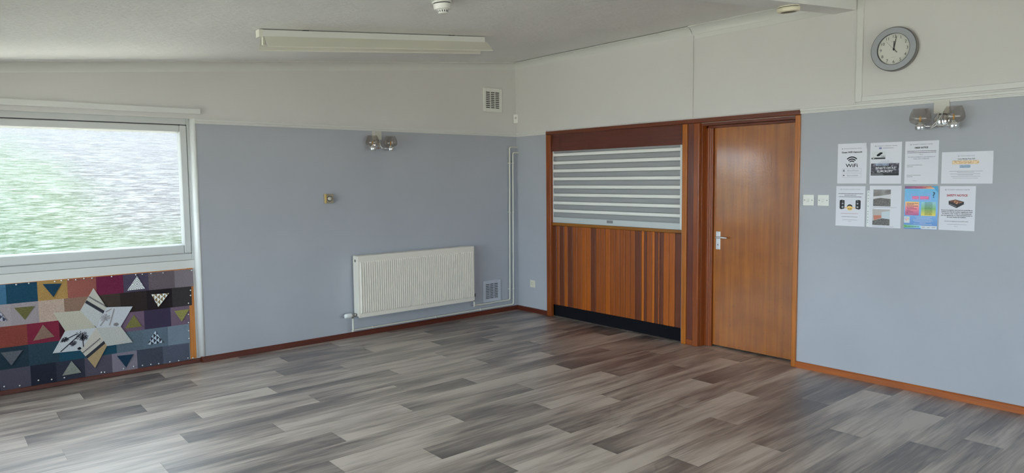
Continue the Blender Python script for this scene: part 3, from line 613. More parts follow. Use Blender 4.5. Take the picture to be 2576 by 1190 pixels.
# ---------------------------------------------------------------- serving hatch and its joinery
tr = thing('trim_11', 'mahogany frame surrounding the serving hatch and door', 'door frame', (-0.0, -1.9, 0), kind='structure')
XF = -0.02
MB().cham(XF, 0.02, -0.5195, -0.590, 0, 2.0, 0.003).build('post', W_MAH, tr)
MB().cham(XF, 0.02, -2.314, -2.364, 0, 2.0, 0.003).build('post', W_OAK, tr)
MB().cham(XF, 0.02, -2.436, -2.492, 0, 2.0, 0.003).build('post', W_MAH, tr)
MB().cham(-0.006, 0.02, -2.364, -2.436, 0.05, 2.0, 0.001).build('infill_strip', W_REDZ, tr)
MB().cham(-0.014, 0.02, -2.3645, -2.4355, 0, 0.05, 0.002).build('plinth_block', W_MAH, tr)
MB().cham(XF, 0.02, -3.374, -3.411, 0, 2.0, 0.003).build('post', W_OAK, tr)
hd = MB().sweep([(0, 2.0), (0.018, 2.0), (0.024, 2.006), (0.024, 2.034), (0.018, 2.04), (0, 2.04)], (0.004, -0.5195, 0), (0.004, -3.411, 0), (-1, 0, 0), (0, 0, 1)).build('head_rail', W_MAHY, tr)
MB().cham(0.0, 0.02, -0.590, -2.314, 1.8205, 2.0, 0.001).build('header_panel', W_RED, tr)
MB().cham(0.02, 0.14, -0.5405, -0.552, 0, 2.0, 0.001).cham(0.02, 0.14, -2.2975, -2.29, 0, 2.0, 0.001).build('side_lining', W_RED, tr)
# door lining and stops
MB().cham(0.02, 0.198, -2.4905, -2.5, 0, 2.0, 0.001).build('jamb_lining', W_MAH, tr)
MB().cham(0.02, 0.198, -3.376, -3.385, 0, 2.0, 0.001).build('jamb_lining', W_OAK, tr)
st = [(0.0, 0), (0.0, 0.02), (0.006, 0.026), (0.006, 0.036), (0.014, 0.042), (0.014, 0.05), (0.022, 0.056), (0.042, 0.057), (0.042, 0)]
MB().sweep(st, (0.078, -2.4995, 0), (0.078, -2.4995, 1.99), (1, 0, 0), (0, -1, 0)).build('door_stop', wood('red_gloss_stop', S(92, 47, 22, .45), S(126, 66, 31, .45), 'Z', 0.4, 0.1), tr)
MB().cham(0.078, 0.12, -3.345, -3.3755, 0, 1.99, 0.003).build('door_stop', W_OAK, tr)
MB().cham(0.02, 0.198, -2.50, -3.376, 1.976, 2.0, 0.001).cham(0.078, 0.12, -2.50, -3.376, 1.955, 1.976, 0.003).build('head_lining', W_MAHY, tr)
# shutter
sh = thing('roller_shutter', 'closed white and grey slatted roller shutter in the serving hatch', 'shutter', (0.04, -1.43, 1.04))
M_SLW = plain('white_slat_enamel', (0.90, 0.89, 0.84), 0.3)
def mat_ribbed():
    k = N('grey_ribbed_slat'); k.set(Roughness=0.45, Base_Color=(0.34, 0.345, 0.35, 1)); t = k.n('ShaderNodeTexCoord'); wv = k.n('ShaderNodeTexWave', bands_direction='Z'); wv.inputs['Scale'].default_value = 30; wv.inputs['Distortion'].default_value = 0.4
    k.l(t.outputs['Object'], wv.inputs['Vector']); bp = k.n('ShaderNodeBump'); bp.inputs['Strength'].default_value = 0.25; bp.inputs['Distance'].default_value = 0.001
    k.l(wv.outputs['Fac'], bp.inputs['Height']); k.l(bp.outputs['Normal'], k.b.inputs['Normal']); return k.m
M_SLG = mat_ribbed()
SLY0, SLY1 = -0.585, -2.268
PITCH = 0.0871; ZT = 1.799
wsl = gsl = None
for i in range(8):
    z1 = ZT - i * PITCH; z0 = z1 - 0.034
    if wsl is None:
        n = 6; pr = [(0.0, -0.017)] + [(-0.004 - 0.006 * math.sin(math.pi * j / n), -0.016 + 0.032 * j / n) for j in range(n + 1)] + [(0.0, 0.017), (0.004, 0.017), (0.004, -0.017)]
        m = MB().sweep(pr, (0.03, SLY0, z1 - .017), (0.03, SLY1, z1 - .017), (1, 0, 0), (0, 0, 1)); wsl = m.build('white_slat', M_SLW, sh, origin=(0.03, SLY0, z1 - .017))
    else: dup(wsl, sh, (wsl.location.x, wsl.location.y, wsl.location.z - i * PITCH))
    zz1 = z0 - 0.0025; zz0 = z1 - PITCH + 0.0025
    if gsl is None:
        n = 6; hh = (zz1 - zz0) / 2; pr = [(0.0, -hh)] + [(0.002 - 0.004 * math.sin(math.pi * j / n), -hh + 2 * hh * j / n) for j in range(n + 1)] + [(0.0, hh), (0.004, hh), (0.004, -hh)]
        zc = (zz0 + zz1) / 2
        m = MB().sweep(pr, (0.034, SLY0, zc), (0.034, SLY1, zc), (1, 0, 0), (0, 0, 1)); gsl = m.build('grey_slat', M_SLG, sh, origin=(0.034, SLY0, zc))
    else: dup(gsl, sh, (gsl.location.x, gsl.location.y, gsl.location.z - i * PITCH))
MB().box(0.034, 0.038, SLY0, SLY1, 1.802, 1.83).build('grey_slat', M_SLG, sh)
bb = MB().cham(0.022, 0.04, SLY0 - .002, SLY1 + .002, 1.043, 1.104, 0.003).build('bottom_bar', plain('pale_grey_bar', (0.60, 0.63, 0.63), 0.35, 0.1), sh)
MB().box(0.0213, 0.022, -1.372, -1.455, 1.068, 1.096).build('maker_label', plain('grey_label', (0.25, 0.25, 0.25), 0.5), bb)
MB().box(0.041, 0.05, SLY0, SLY1, 1.043, 1.84).build('curtain_back', M_DARK, sh)
MB().cham(0.02, 0.046, -0.562, -0.589, 1.043, 1.825, 0.002).build('guide_rail', M_SILVER, sh); MB().cham(0.02, 0.046, -2.264, -2.288, 1.043, 1.825, 0.002).build('guide_rail', plain('white_guide', (.76, .77, .74), .4), sh)
# boarded counter front
cf = thing('counter_front', 'varnished tongue and groove boarding below the roller shutter', 'panelling', (0.03, -1.43, 0))
BB = [-0.560, -0.64, -0.684, -0.755, -0.807, -0.884, -0.952, -1.019, -1.085, -1.15, -1.219, -1.285, -1.35, -1.416, -1.485, -1.547, -1.613, -1.678, -1.743, -1.817, -1.852, -1.882, -1.948, -1.979, -2.015, -2.039, -2.081, -2.146, -2.214, -2.287]
BC = 'dmdodmmoodmmommmmmdbdmbdmdood'  # first dark board holds the shadow beside the post in its colour
TN = {'d': (84, 44, 28), 'm': (118, 64, 34), 'o': (134, 74, 37), 'b': (150, 86, 40)}
BMAT = {k: wood('board_' + {'d': 'dark', 'm': 'brown', 'o': 'orange', 'b': 'bright'}[k], S(v[0] * .86, v[1] * .84, v[2] * .84, .38), S(v[0] * 1.06, v[1] * 1.07, v[2] * 1.1, .38), 'Z', 0.38, 0.25) for k, v in TN.items()}
for i in range(len(BB) - 1):
    a, b = BB[i], BB[i + 1]; dpt = random.uniform(-0.001, 0.001)
    MB().cham(0.020 + dpt, 0.036, a - 0.0016, b + 0.0016, 0.13, 1.012, 0.004).build('board', BMAT[BC[i]], cf)
MB().box(0.05, 0.06, -0.553, -2.2895, 0.001, 0.14).build('kickboard', plain('matt_black_kick', (0.008, 0.008, 0.011), 0.8, spec=0.1), cf)
MB().box(0.036, 0.05, -0.553, -2.2895, 0.13, 1.012).build('backing', M_DARK, cf)
o = MB().cham(0.004, 0.05, -0.5905, -2.3135, 1.0125, 1.0425, 0.003).build('counter_sill', W_OAKY, cf)

# door
dr = thing('door_1', 'brown varnished plain door with silver lever handle', 'door', (0.14, -2.94, 0.008), kind='structure')
def mat_door():
    k = N('varnished_door_veneer'); k.set(Roughness=0.34); k.b.inputs['Coat Weight'].default_value = 1.0; k.b.inputs['Coat Roughness'].default_value = 0.12; k.b.inputs['Coat IOR'].default_value = 1.75
    t = k.n('ShaderNodeTexCoord'); mp = k.n('ShaderNodeMapping'); mp.inputs['Scale'].default_value = (10, 26, 1.0); k.l(t.outputs['Object'], mp.inputs['Vector'])
    n = k.n('ShaderNodeTexNoise'); n.inputs['Scale'].default_value = 1.0; n.inputs['Detail'].default_value = 8; n.inputs['Roughness'].default_value = 0.65; k.l(mp.outputs[0], n.inputs['Vector'])
    n3 = k.n('ShaderNodeTexNoise'); n3.inputs['Scale'].default_value = 5; n3.inputs['Detail'].default_value = 6; k.l(t.outputs['Object'], n3.inputs['Vector'])
    av = k.n('ShaderNodeMath', operation='MULTIPLY_ADD'); av.inputs[1].default_value = 0.35; k.l(n3.outputs['Fac'], av.inputs[0])
    a2 = k.n('ShaderNodeMath', operation='MULTIPLY'); a2.inputs[1].default_value = 0.65; k.l(n.outputs['Fac'], a2.inputs[0]); k.l(a2.outputs[0], av.inputs[2])
    r = k.n('ShaderNodeValToRGB'); r.color_ramp.elements[0].position = 0.36; r.color_ramp.elements[1].position = 0.64
    r.color_ramp.elements[0].color = c4(S(124, 66, 12, .74)); r.color_ramp.elements[1].color = c4(S(158, 92, 20, .74)); k.l(av.outputs[0], r.inputs['Fac'])
    # dark flecks and scuffs
    mp2 = k.n('ShaderNodeMapping'); mp2.inputs['Scale'].default_value = (10, 22, 22); k.l(t.outputs['Object'], mp2.inputs['Vector'])
    n4 = k.n('ShaderNodeTexNoise'); n4.inputs['Scale'].default_value = 1.0; n4.inputs['Detail'].default_value = 2; k.l(mp2.outputs[0], n4.inputs['Vector'])
    r2 = k.n('ShaderNodeValToRGB'); r2.color_ramp.elements[0].position = 0.70; r2.color_ramp.elements[1].position = 0.78; r2.color_ramp.elements[1].color = (0.55, 0.55, 0.55, 1); r2.color_ramp.elements[0].color = (0, 0, 0, 1)
    k.l(n4.outputs['Fac'], r2.inputs['Fac']); mx = k.n('ShaderNodeMix', data_type='RGBA'); k.l(r2.outputs['Color'], mx.inputs[0]); k.l(r.outputs['Color'], mx.inputs[6]); mx.inputs[7].default_value = c4(S(72, 40, 22, .45))
    k.l(mx.outputs[2], k.b.inputs['Base Color'])
    n2 = k.n('ShaderNodeTexNoise'); n2.inputs['Scale'].default_value = 55; n2.inputs['Detail'].default_value = 3; k.l(t.outputs['Object'], n2.inputs['Vector'])
    bp = k.n('ShaderNodeBump'); bp.inputs['Strength'].default_value = 0.10; bp.inputs['Distance'].default_value = 0.003; k.l(n2.outputs['Fac'], bp.inputs['Height'])
    k.l(bp.outputs['Normal'], k.b.inputs['Normal']); k.l(bp.outputs['Normal'], k.b.inputs['Coat Normal']); return k.m
MB().cham(0.1205, 0.16, -2.5575, -3.3185, 0.012, 1.972, 0.002).cham(0.1215, 0.159, -3.3185, -3.37, 0.012, 1.972, 0.002).build('door_leaf', mat_door(), dr)
hp = MB().cham(0.1165, 0.1215, -2.584, -2.628, 0.88, 1.041, 0.002).build('handle_plate', M_SILVER, dr)
m = MB(); hy = -2.606
m.tube([(0.117, hy, 0.988), (0.085, hy, 0.988), (0.078, hy - 0.006, 0.988), (0.075, hy - 0.02, 0.989), (0.075, hy - 0.06, 0.992), (0.077, hy - 0.11, 0.990)], [0.009, 0.009, 0.009, 0.0085, 0.0075, 0.006], 10)
m.build('lever', M_SILVER, hp)
MB().disc((0.1160, hy, 0.925), 0.005, (-1, 0, 0), 12).box(0.1158, 0.1162, hy - .0022, hy + .0022, 0.908, 0.925).build('keyhole', M_BLACK, hp)
for z in (0.892, 1.03): MB().lathe([(0.0035, 0), (0.003, .0012), (0.0001, .0016)], (0.1165, hy, z), (-1, 0, 0), 8).build('screw', plain('screw_grey', (.3, .3, .3), .4, .8), hp)

# ---------------------------------------------------------------- radiator and pipes
ra = thing('radiator', 'cream ribbed panel radiator on the blue wall', 'radiator', (-1.43, -0.09, 0.2))
M_RAD = plain('cream_radiator_enamel', (0.83, 0.775, 0.68), 0.34)
rx0, rx1, rz0, rz1, ryf = -2.128, -0.736, 0.206, 0.800, -0.135
m = MB(); NR = 57; bd = 0.030; prof = []
xs0, xs1 = rx0 + 0.016, rx1 - 0.012; pt = (xs1 - xs0) / NR
xs = [(rx0, 0)]
for i in range(NR):
    for f, d in ((0.14, 0), (0.24, .006), (0.38, .012), (0.62, .012), (0.76, .006), (0.86, 0)): xs.append((xs0 + pt * (i + f), d))
xs.append((rx1, 0))
zs = [(rz0, 0), (rz0 + 0.036, 0), (rz0 + 0.05, 1), (rz1 - 0.066, 1), (rz1 - 0.052, 0), (rz1, 0)]
P = [(x, ryf - d * g, z) for z, g in zs for x, d in xs]; n = len(xs)
F = [(j * n + i, j * n + i + 1, (j + 1) * n + i + 1, (j + 1) * n + i) for j in range(len(zs) - 1) for i in range(n - 1)]
m.poly(P, F, 0, False); m.box(rx0, rx1, ryf + .001, ryf + 0.012, rz0, rz1)
m.build('front_panel', M_RAD, ra)
MB().cham(rx0 + 0.004, rx1 - 0.004, -0.045, -0.034, rz0 + .004, rz1 - 0.004, 0.002).build('rear_panel', M_RAD, ra)
MB().cham(rx0 - 0.002, rx0 + 0.001, ryf + 0.004, -0.038, rz0 + 0.012, rz1 - 0.001, 0.0005).build('side_cover', M_RAD, ra)
MB().cham(rx1 - 0.001, rx1 + 0.002, ryf + 0.004, -0.038, rz0 + 0.012, rz1 - 0.001, 0.0005).build('side_cover', M_RAD, ra)
m = MB(); m.box(rx0, rx1, ryf + .004, ryf + .016, rz1 - 0.003, rz1 + .002); m.box(rx0, rx1, -0.052, -0.036, rz1 - .003, rz1 + .002)
for i in range(70): x = rx0 + (rx1 - rx0) * (i + .2) / 70; m.box(x, x + 0.011, ryf + .016, -0.052, rz1 - .003, rz1 + .0015)
m.build('top_grille', M_RAD, ra)
MB().disc((rx0 - 0.0028, -0.083, 0.755), 0.011, (-1, 0, 0), 16).lathe([(0.0135, 0), (0.0135, .003), (.010, .0035), (.0095, 0.0005)], (rx0 - 0.002, -.083, .755), (-1, 0, 0), 16).build('blanking_plug', plain('dull_steel', (.28, .27, .26), .4, .7), ra)
M_BRASS = plain('dull_nickel', (0.42, 0.40, 0.37), 0.35, 0.85)
vz = 0.232
v = MB().lathe([(0.0001, 0), (0.012, 0), (0.012, 0.012), (0.016, 0.012), (0.016, 0.022), (0.010, 0.023), (0.010, 0.034), (0.015, 0.035), (0.015, 0.055), (0.0001, .055)], (rx0 - 0.002, -0.085, vz), (-1, 0, 0), 14)
v.lathe([(0.011, 0), (0.011, 0.022), (0.014, 0.022), (.014, .03), (.0001, .03)], (rx0 - 0.043, -0.085, vz), (0, 0, -1), 14).build('valve_body', M_BRASS, ra)
MB().lathe([(0.0001, 0), (0.019, 0), (0.023, 0.004), (0.024, 0.03), (0.0235, 0.05), (0.021, 0.066), (0.015, 0.073), (0.0001, 0.075)], (rx0 - 0.056, -0.085, vz), (-1, 0, 0), 18).build('thermostat_head', plain('white_valve_cap', (.82, .83, .83), .3), ra)
MB().lathe([(0.0001, 0), (0.011, 0), (0.011, 0.03), (0.014, 0.03), (.014, .04), (0.0001, .04)], (rx1 + 0.002, -0.085, 0.25), (1, 0, 0), 12).tube([(rx1 + .03, -.085, .25), (rx1 + .03, -.085, .19)], .009, 10).tube([(rx1 + .03, -.085, .252), (rx1 + .05, -.085, .27)], .006, 8).build('lockshield_valve', plain('tarnished_brass', (.10, .085, .06), .5, .6), ra)
for x in (rx0 + 0.25, rx1 - 0.25): MB().cham(x, x + .03, -0.036, -0.001, 0.3, 0.7, .001).build('wall_bracket', M_RAD, ra)
def bend(p0, c, p1, r, n=6):
    p0, c, p1 = map(Vector, (p0, c, p1)); a = c + (p0 - c).normalized() * r; b = c + (p1 - c).normalized() * r; out = []
    for i in range(n + 1):
        t = i / n; out.append((1 - t) ** 2 * a + 2 * t * (1 - t) * c + t * t * b)
    return out
def pipe(name, label, pts, r, clips, base):
    t = thing(name, label, 'pipe', base, 'heating pipes on the corner wall')
    path = [Vector(pts[0])]
    for i in range(1, len(pts) - 1): path += bend(pts[i - 1], pts[i], pts[i + 1], 0.022)
    path.append(Vector(pts[-1])); MB().tube(path, r, 10).build('tube', M_PIPE, t)
    for (x, y, z), ax in clips:
        m = MB()
        if ax == 'x': m.lathe([(r + .004, -.006), (r + .004, .006), (r + .001, .006), (r + .001, -.006), (r + .004, -.006)], (x, y, z), (1, 0, 0), 12).box(x - .006, x + .006, y + r, -0.0005, z - .004, z + .004)
        else: m.lathe([(r + .004, -.005), (r + .004, .005), (r + .001, .005), (r + .001, -.005), (r + .004, -.005)], (x, y, z), (0, 0, 1), 12).box(x - .004, x + .004, y + r, -0.0005, z - .005, z + .005)
        m.build('pipe_clip', M_PIPE, t)
yp = -0.03; R8 = 0.0085
pipe('heating_pipe', 'lower cream heating pipe running under the radiator and up the corner', [(rx0 - .043, -.085, .205), (rx0 - .043, -.085, .072), (rx0 - .03, yp, .072), (-0.094, yp, .074), (-0.080, yp, 1.827), (-0.02, yp, 1.827), (-0.0005, yp, 1.827)], R8,
     [((-1.928, yp, .072), 'x'), ((-1.179, yp, .0725), 'x'), ((-0.581, yp, .073), 'x'), ((-.0925, yp, .255), 'z'), ((-.0855, yp, 1.144), 'z'), ((-.081, yp, 1.707), 'z')], (-1.2, yp, 0.06))
pipe('heating_pipe', 'upper cream heating pipe from the radiator end up the corner', [(rx1 + .03, -.085, .192), (rx1 + .03, -.085, .128), (rx1 + .06, yp, .128), (-0.146, yp, .131), (-0.128, yp, 1.889), (-0.02, yp, 1.889), (-0.0005, yp, 1.889)], R8,
     [((-0.581, yp, .1285), 'x'), ((-.1445, yp, .255), 'z'), ((-.1355, yp, 1.144), 'z'), ((-.130, yp, 1.707), 'z')], (-0.4, yp, 0.12))

# ---------------------------------------------------------------- vents
def vent(label, x0, x1, z0, z1, mt, mslot):
    t = thing('air_vent', label, 'vent', ((x0 + x1) / 2, -0.008, z0), 'air vents on the radiator wall'); b = 0.038; y0, y1 = -0.014, -0.0005
    m = MB(); ring(m, x0, x1, z0, z1, b, y0, y1, 0.004); m.build('frame', mt, t)
    m = MB(); ix0, ix1, iz0, iz1 = x0 + b, x1 - b, z0 + b, z1 - b; w = (ix1 - ix0); h = (iz1 - iz0)
    for k in (1, 2): xx = ix0 + w * k / 3; m.box(xx - .005, xx + .005, y0 + .002, y1, iz0, iz1)
    for k in range(10):
        zz = iz0 + h * k / 9; m.box(ix0, ix1, y0 + .002, y1 - .003, zz - .0048, zz + .0048)
    m.build('louvre_grille', mt, t); MB().box(ix0, ix1, y1 - .0015, y1, iz0, iz1).build('backing', mslot, t)  # dark sheet stands in for the shade behind the slots
vent('white louvred air vent high on the white wall', -0.482, -0.214, 2.275, 2.537, M_PLAS, plain('vent_slot_shade', (.06, .055, .05), .9))
vent('blue grey painted louvred vent low beside the radiator', -0.520, -0.263, 0.136, 0.386, plain('painted_vent', (0.55, 0.57, 0.63), 0.5), plain('low_vent_slot_shade', (.10, .10, .11), .9))

# thermostat, corner sensor, socket, switches
t = thing('room_thermostat', 'small beige square dial thermostat on the blue wall', 'thermostat', (-2.35, -0.018, 1.31))
MB().cham(-2.396, -2.309, -0.034, -0.0005, 1.314, 1.402, 0.003).build('case', plain('beige_case', (.34, .29, .21), .4), t)
MB().cham(-2.397, -2.379, -0.0355, -0.030, 1.3135, 1.4025, 0.001).build('brass_edge', plain('gilt_strip', (.62, .42, .14), .35, .5), t)
d = MB().lathe([(0.026, 0), (0.026, 0.003), (0.0001, .003)], (-2.350, -0.034, 1.358), (0, -1, 0), 28).build('dial_ring', plain('dial_black', (.06, .055, .05), .4), t)
MB().lathe([(0.0195, 0), (0.0185, 0.010), (0.0001, .011)], (-2.350, -0.037, 1.358), (0, -1, 0), 28).build('knob', plain('beige_knob', (.60, .56, .47), .4), d)
t = thing('corner_sensor', 'tiny white sensor box high in the room corner', 'sensor', (-0.02, -0.02, 2.16))
ax = Vector((-1, -1, 0)).normalized(); rt = Vector((1, -1, 0)).normalized()
pp = lambda a, b, z: tuple(ax * b + rt * a + Vector((0, 0, z)))
m = MB(); hw = 0.026
m.prism([pp(-hw, .029, 2.166), pp(hw, .029, 2.166), pp(hw, .029, 2.258), pp(-hw, .029, 2.258)], ax * 0.016); m.prism([pp(-hw + .004, .045, 2.162), pp(hw - .004, .045, 2.162), pp(hw - .004, .045, 2.262), pp(-hw + .004, .045, 2.262)], ax * 0.004); m.build('case', M_PLAS, t)
m = MB(); m.lathe([(0.012, 0), (.010, .004), (.0001, .006)], pp(0, .049, 2.222), tuple(ax), 16).build('lens', plain('milky_lens', (.62, .61, .57), .3), t)
t = thing('wall_socket', 'cream single power socket low beside the hatch frame', 'socket', (-0.005, -0.27, 0.285))
MB().cham(-0.009, -0.0003, -0.228, -0.312, 0.286, 0.370, 0.003).build('face_plate', M_CREAM, t)
m = MB(); m.box(-.0096, -.009, -.258, -.262, .335, .345).box(-.0096, -.009, -.2465, -.253, .319, .322).box(-.0096, -.009, -.267, -.2735, .319, .322); m.build('pin_holes', M_BLACK, t)
MB().cham(-0.012, -0.009, -0.288, -0.297, 0.325, 0.345, 0.001).build('rocker', M_CREAM, t)
def switch(label, y0, y1, side):
    t = thing('light_switch', label, 'light switch', (-0.005, (y0 + y1) / 2, 1.294), 'light switches by the door'); yc = (y0 + y1) / 2
    MB().cham(-0.010, -0.0003, y0, y1, 1.294, 1.380, 0.003).build('face_plate', M_PLAS, t)
    MB().poly([(-0.010, yc + .008, 1.326), (-0.010, yc - .008, 1.326), (-0.0165, yc + .008, 1.33), (-0.0165, yc - .008, 1.33), (-0.0125, yc + .008, 1.348), (-0.0125, yc - .008, 1.348), (-0.010, yc + .008, 1.349), (-0.010, yc - .008, 1.349)],
              [(0, 1, 3, 2), (2, 3, 5, 4), (4, 5, 7, 6), (0, 2, 4, 6), (1, 3, 5, 7)]).build('rocker', M_PLAS, t)
    for s in (-1, 1): MB().lathe([(0.0036, 0), (.0034, .0008), (.0001, .001)], (-0.0101, yc + s * .03, 1.338), (-1, 0, 0), 8).build('screw', plain('screw_brown', (.12, .10, .08), .4, .6), t)
switch('white light switch nearer the door frame', -3.444, -3.530, 1); switch('white light switch nearer the notices', -3.560, -3.646, -1)

# ---------------------------------------------------------------- wall lights
def mat_smoke():
    k = N('smoked_glass'); k.nt.nodes.remove(k.b)
    tp = k.n('ShaderNodeBsdfTransparent'); tp.inputs[0].default_value = (0.80, 0.765, 0.735, 1); gl = k.n('ShaderNodeBsdfGlossy'); gl.inputs['Roughness'].default_value = 0.08; gl.inputs['Color'].default_value = (0.9, 0.88, 0.86, 1)
    lw = k.n('ShaderNodeLayerWeight'); lw.inputs[0].default_value = 0.25; mr = k.n('ShaderNodeMapRange'); mr.inputs['To Min'].default_value = 0.05; mr.inputs['To Max'].default_value = 0.30
    k.l(lw.outputs['Facing'], mr.inputs['Value']); mx = k.n('ShaderNodeMixShader'); k.l(mr.outputs[0], mx.inputs[0]); k.l(tp.outputs[0], mx.inputs[1]); k.l(gl.outputs[0], mx.inputs[2]); k.l(mx.outputs[0], k.out.inputs[0]); return k.m
M_SMOKE = mat_smoke()
M_AMBER = plain('amber_filament', (0.75, 0.38, 0.08), 0.4)
def wall_light(label, p, ax, nrm, cable, plate_x, sp=0.10):
    """p: wall point under the plate centre; ax: along the wall (photo right); nrm: out of the wall"""
    p = Vector(p); ax = Vector(ax); nrm = Vector(nrm); up = Vector((0, 0, 1))
    W = lambda a, o, z: p + ax * a + nrm * o + up * z
    t = thing('wall_light', label, 'wall light', tuple(p), 'twin smoked glass wall lights')
    pc = plate_x; q = [W(pc - .046, .002, .09), W(pc + .046, .002, .09), W(pc + .046, .002, .176), W(pc - .046, .002, .176)]
    MB().prism(q, nrm * 0.018).build('back_box', plain('off_white_box', (0.62, 0.60, 0.53), 0.45), t)
    MB().lathe([(0.0001, 0), (0.050, 0), (0.050, .004), (.040, .012), (.02, .016), (.0001, .017)], tuple(W(pc, .002, .045)), tuple(nrm), 28).build('wall_rose', M_CHROME, t)
    for s in (-1, 1):
        c = W(pc + s * sp, .10, 0)
        path = [W(pc + s * .012, .018, .09), W(pc + s * .012, .035, .088), W(pc + s * .012, .05, .07), W(pc + s * .013, .055, .03), W(pc + s * .02, .06, .012), W(pc + s * .035, .07, .006), W(pc + s * (sp - .02), .098, .006)]
        MB().tube(path, 0.0055, 8).build('arm', M_CHROME, t)
        cu = MB().lathe([(0.0001, -.0185), (0.029, -.0185), (0.031, -.0165), (0.031, .020), (0.029, .022), (0.0001, .022)], tuple(c), (0, 0, 1), 28).build('cup', M_CHROME, t)
        pr = [(0.028, .023), (0.042, .025), (0.056, .033), (0.064, .047), (0.0655, .058), (0.0625, .078), (0.055, .102), (0.046, .122), (0.044, .126), (0.0425, .1262)]
        MB().lathe(pr, tuple(c), (0, 0, 1), 36).build('shade', M_SMOKE, t)
        bu = MB().lathe([(0.009, .022), (0.009, .034), (0.0001, .035)], tuple(c), (0, 0, 1), 14).build('bulb_base', plain('bulb_cap_white', (.75, .74, .70), .3), t)
        MB().lathe([(0.002, .035), (0.005, .044), (0.0062, .056), (0.005, .068), (0.0001, .076)], tuple(c), (0, 0, 1), 12).build('filament', M_AMBER, bu)
    if cable:
        m = MB().tube([W(pc + .016, .03, .10), W(pc + .0, .06, .05), W(pc - .03, .075, .01), W(pc - .043, .075, -.012), W(pc - .03, .075, -.002), W(pc - .005, .075, .012), W(pc + .03, .075, .008), W(pc + .06, .08, .016)], 0.0028, 8)
    else: m = MB().tube([W(pc - .035, .025, .176), W(pc - .036, .03, .12), W(pc - .02, .04, .06)], 0.003, 8)
    m.build('cable', M_PLAS, t)
wall_light('twin smoked glass wall light above the radiator', (-1.815, 0, 1.832), (1, 0, 0), (0, -1, 0), False, -0.005)
wall_light('twin smoked glass wall light above the paper notices', (0, -4.397, 1.845), (0, -1, 0), (-1, 0, 0), True, 0.0)

# ---------------------------------------------------------------- text helper
def text_obj(name, body, size, mat, parent, x, y, z=0.002, align='CENTER', bold=0.0, shear=0.0, res=2, width=None):
    cu = bpy.data.curves.new(name, 'FONT'); cu.body = body; cu.size = size; cu.align_x = align; cu.resolution_u = res; cu.offset = bold; cu.shear = shear
    to = bpy.data.objects.new(name, cu); C.objects.link(to); dg = bpy.context.evaluated_depsgraph_get()
    me = bpy.data.meshes.new_from_object(to.evaluated_get(dg)); bpy.data.objects.remove(to); bpy.data.curves.remove(cu)
    xs = [v.co.x for v in me.vertices]
    if width and xs:
        f = width / (max(xs) - min(xs))
        for v in me.vertices: v.co.x *= f
    me.name = name; me.materials.clear(); me.materials.append(mat)
    o = bpy.data.objects.new(name, me); C.objects.link(o); o.parent = parent; o.location = (x, y, z); return o

# ---------------------------------------------------------------- clock
CKR = Matrix(((0, 0, -1), (-1, 0, 0), (0, 1, 0)))                     # local x -> -Y, y -> Z, z -> -X
ck = thing('wall_clock', 'round silver rimmed wall clock showing just past twelve', 'clock', (-0.0035, -4.0905, 2.404)); ck.rotation_euler = CKR.to_euler()
MB().lathe([(0.1475, 0.0405), (0.1455, 0.0435), (0.110, 0.0435), (0.107, 0.041), (0.107, 0.026)], (0, 0, 0), (0, 0, 1), 96, smooth=False).build('rim', plain('silver_clock_rim', (0.36, 0.37, 0.395), 0.5, 0.2), ck, local=True)
MB().lathe([(0.0001, 0), (0.150, 0), (0.1525, 0.004), (0.1515, 0.034), (0.149, 0.039)], (0, 0, 0), (0, 0, 1), 96, smooth=False).build('side_band', plain('clock_side_grey', (0.26, 0.25, 0.235), 0.45, 0.3), ck, local=True)
MB().lathe([(0.1490, 0.0375), (0.1502, 0.0392), (0.1475, 0.0407)], (0, 0, 0), (0, 0, 1), 64).lathe([(0.1075, .0415), (0.1062, .0435), (0.1062, .026)], (0, 0, 0), (0, 0, 1), 64).build('dark_bezel', plain('bezel_dark', (.05, .05, .05), .4), ck, local=True)
dl = MB().disc((0, 0, 0.028), 0.1068, (0, 0, 1), 64).build('dial', plain('clock_paper', (.66, .66, .60), .6), ck, local=True)
CKI = plain('clock_ink', (.03, .03, .03), .6)
for h in range(1, 13):
    a = math.radians(90 - 30 * h); text_obj('numeral', str(h), 0.029, CKI, dl, math.cos(a) * .087, math.sin(a) * .087 - .0095, 0.0286, res=4)
MB().box(-.020, -.006, .052, .0535, .0284, .0286).box(-.003, .020, .052, .0535, .0284, .0286).box(-.016, .014, -.0545, -.0533, .0284, .0286).build('dial_print', plain('clock_grey_ink', (.3, .3, .28), .6), dl, local=True)
def hand(name, ang, l, tail, w0, w1, z, mt):
    a = math.radians(90 - ang); d = Vector((math.cos(a), math.sin(a), 0)); n = Vector((-d.y, d.x, 0)); zz = Vector((0, 0, z))
    MB().prism([-d * tail - n * w0 + zz, d * l - n * w1 + zz, d * l + n * w1 + zz, -d * tail + n * w0 + zz], (0, 0, .0008)).build(name, mt, ck, local=True)
hand('hour_hand', 0.5, .055, .008, .0034, .0026, .031, CKI); hand('minute_hand', 11, .088, .010, .0032, .0016, .033, CKI); hand('second_hand', 319, .078, .0, .0007, .0005, .035, CKI); hand('second_hand_tail', 139, .034, .0, .0017, .0017, .035, CKI)
MB().lathe([(.0048, 0), (.0048, .008), (.0001, .0085)], (0, 0, .029), (0, 0, 1), 16).build('hub', CKI, ck, local=True)

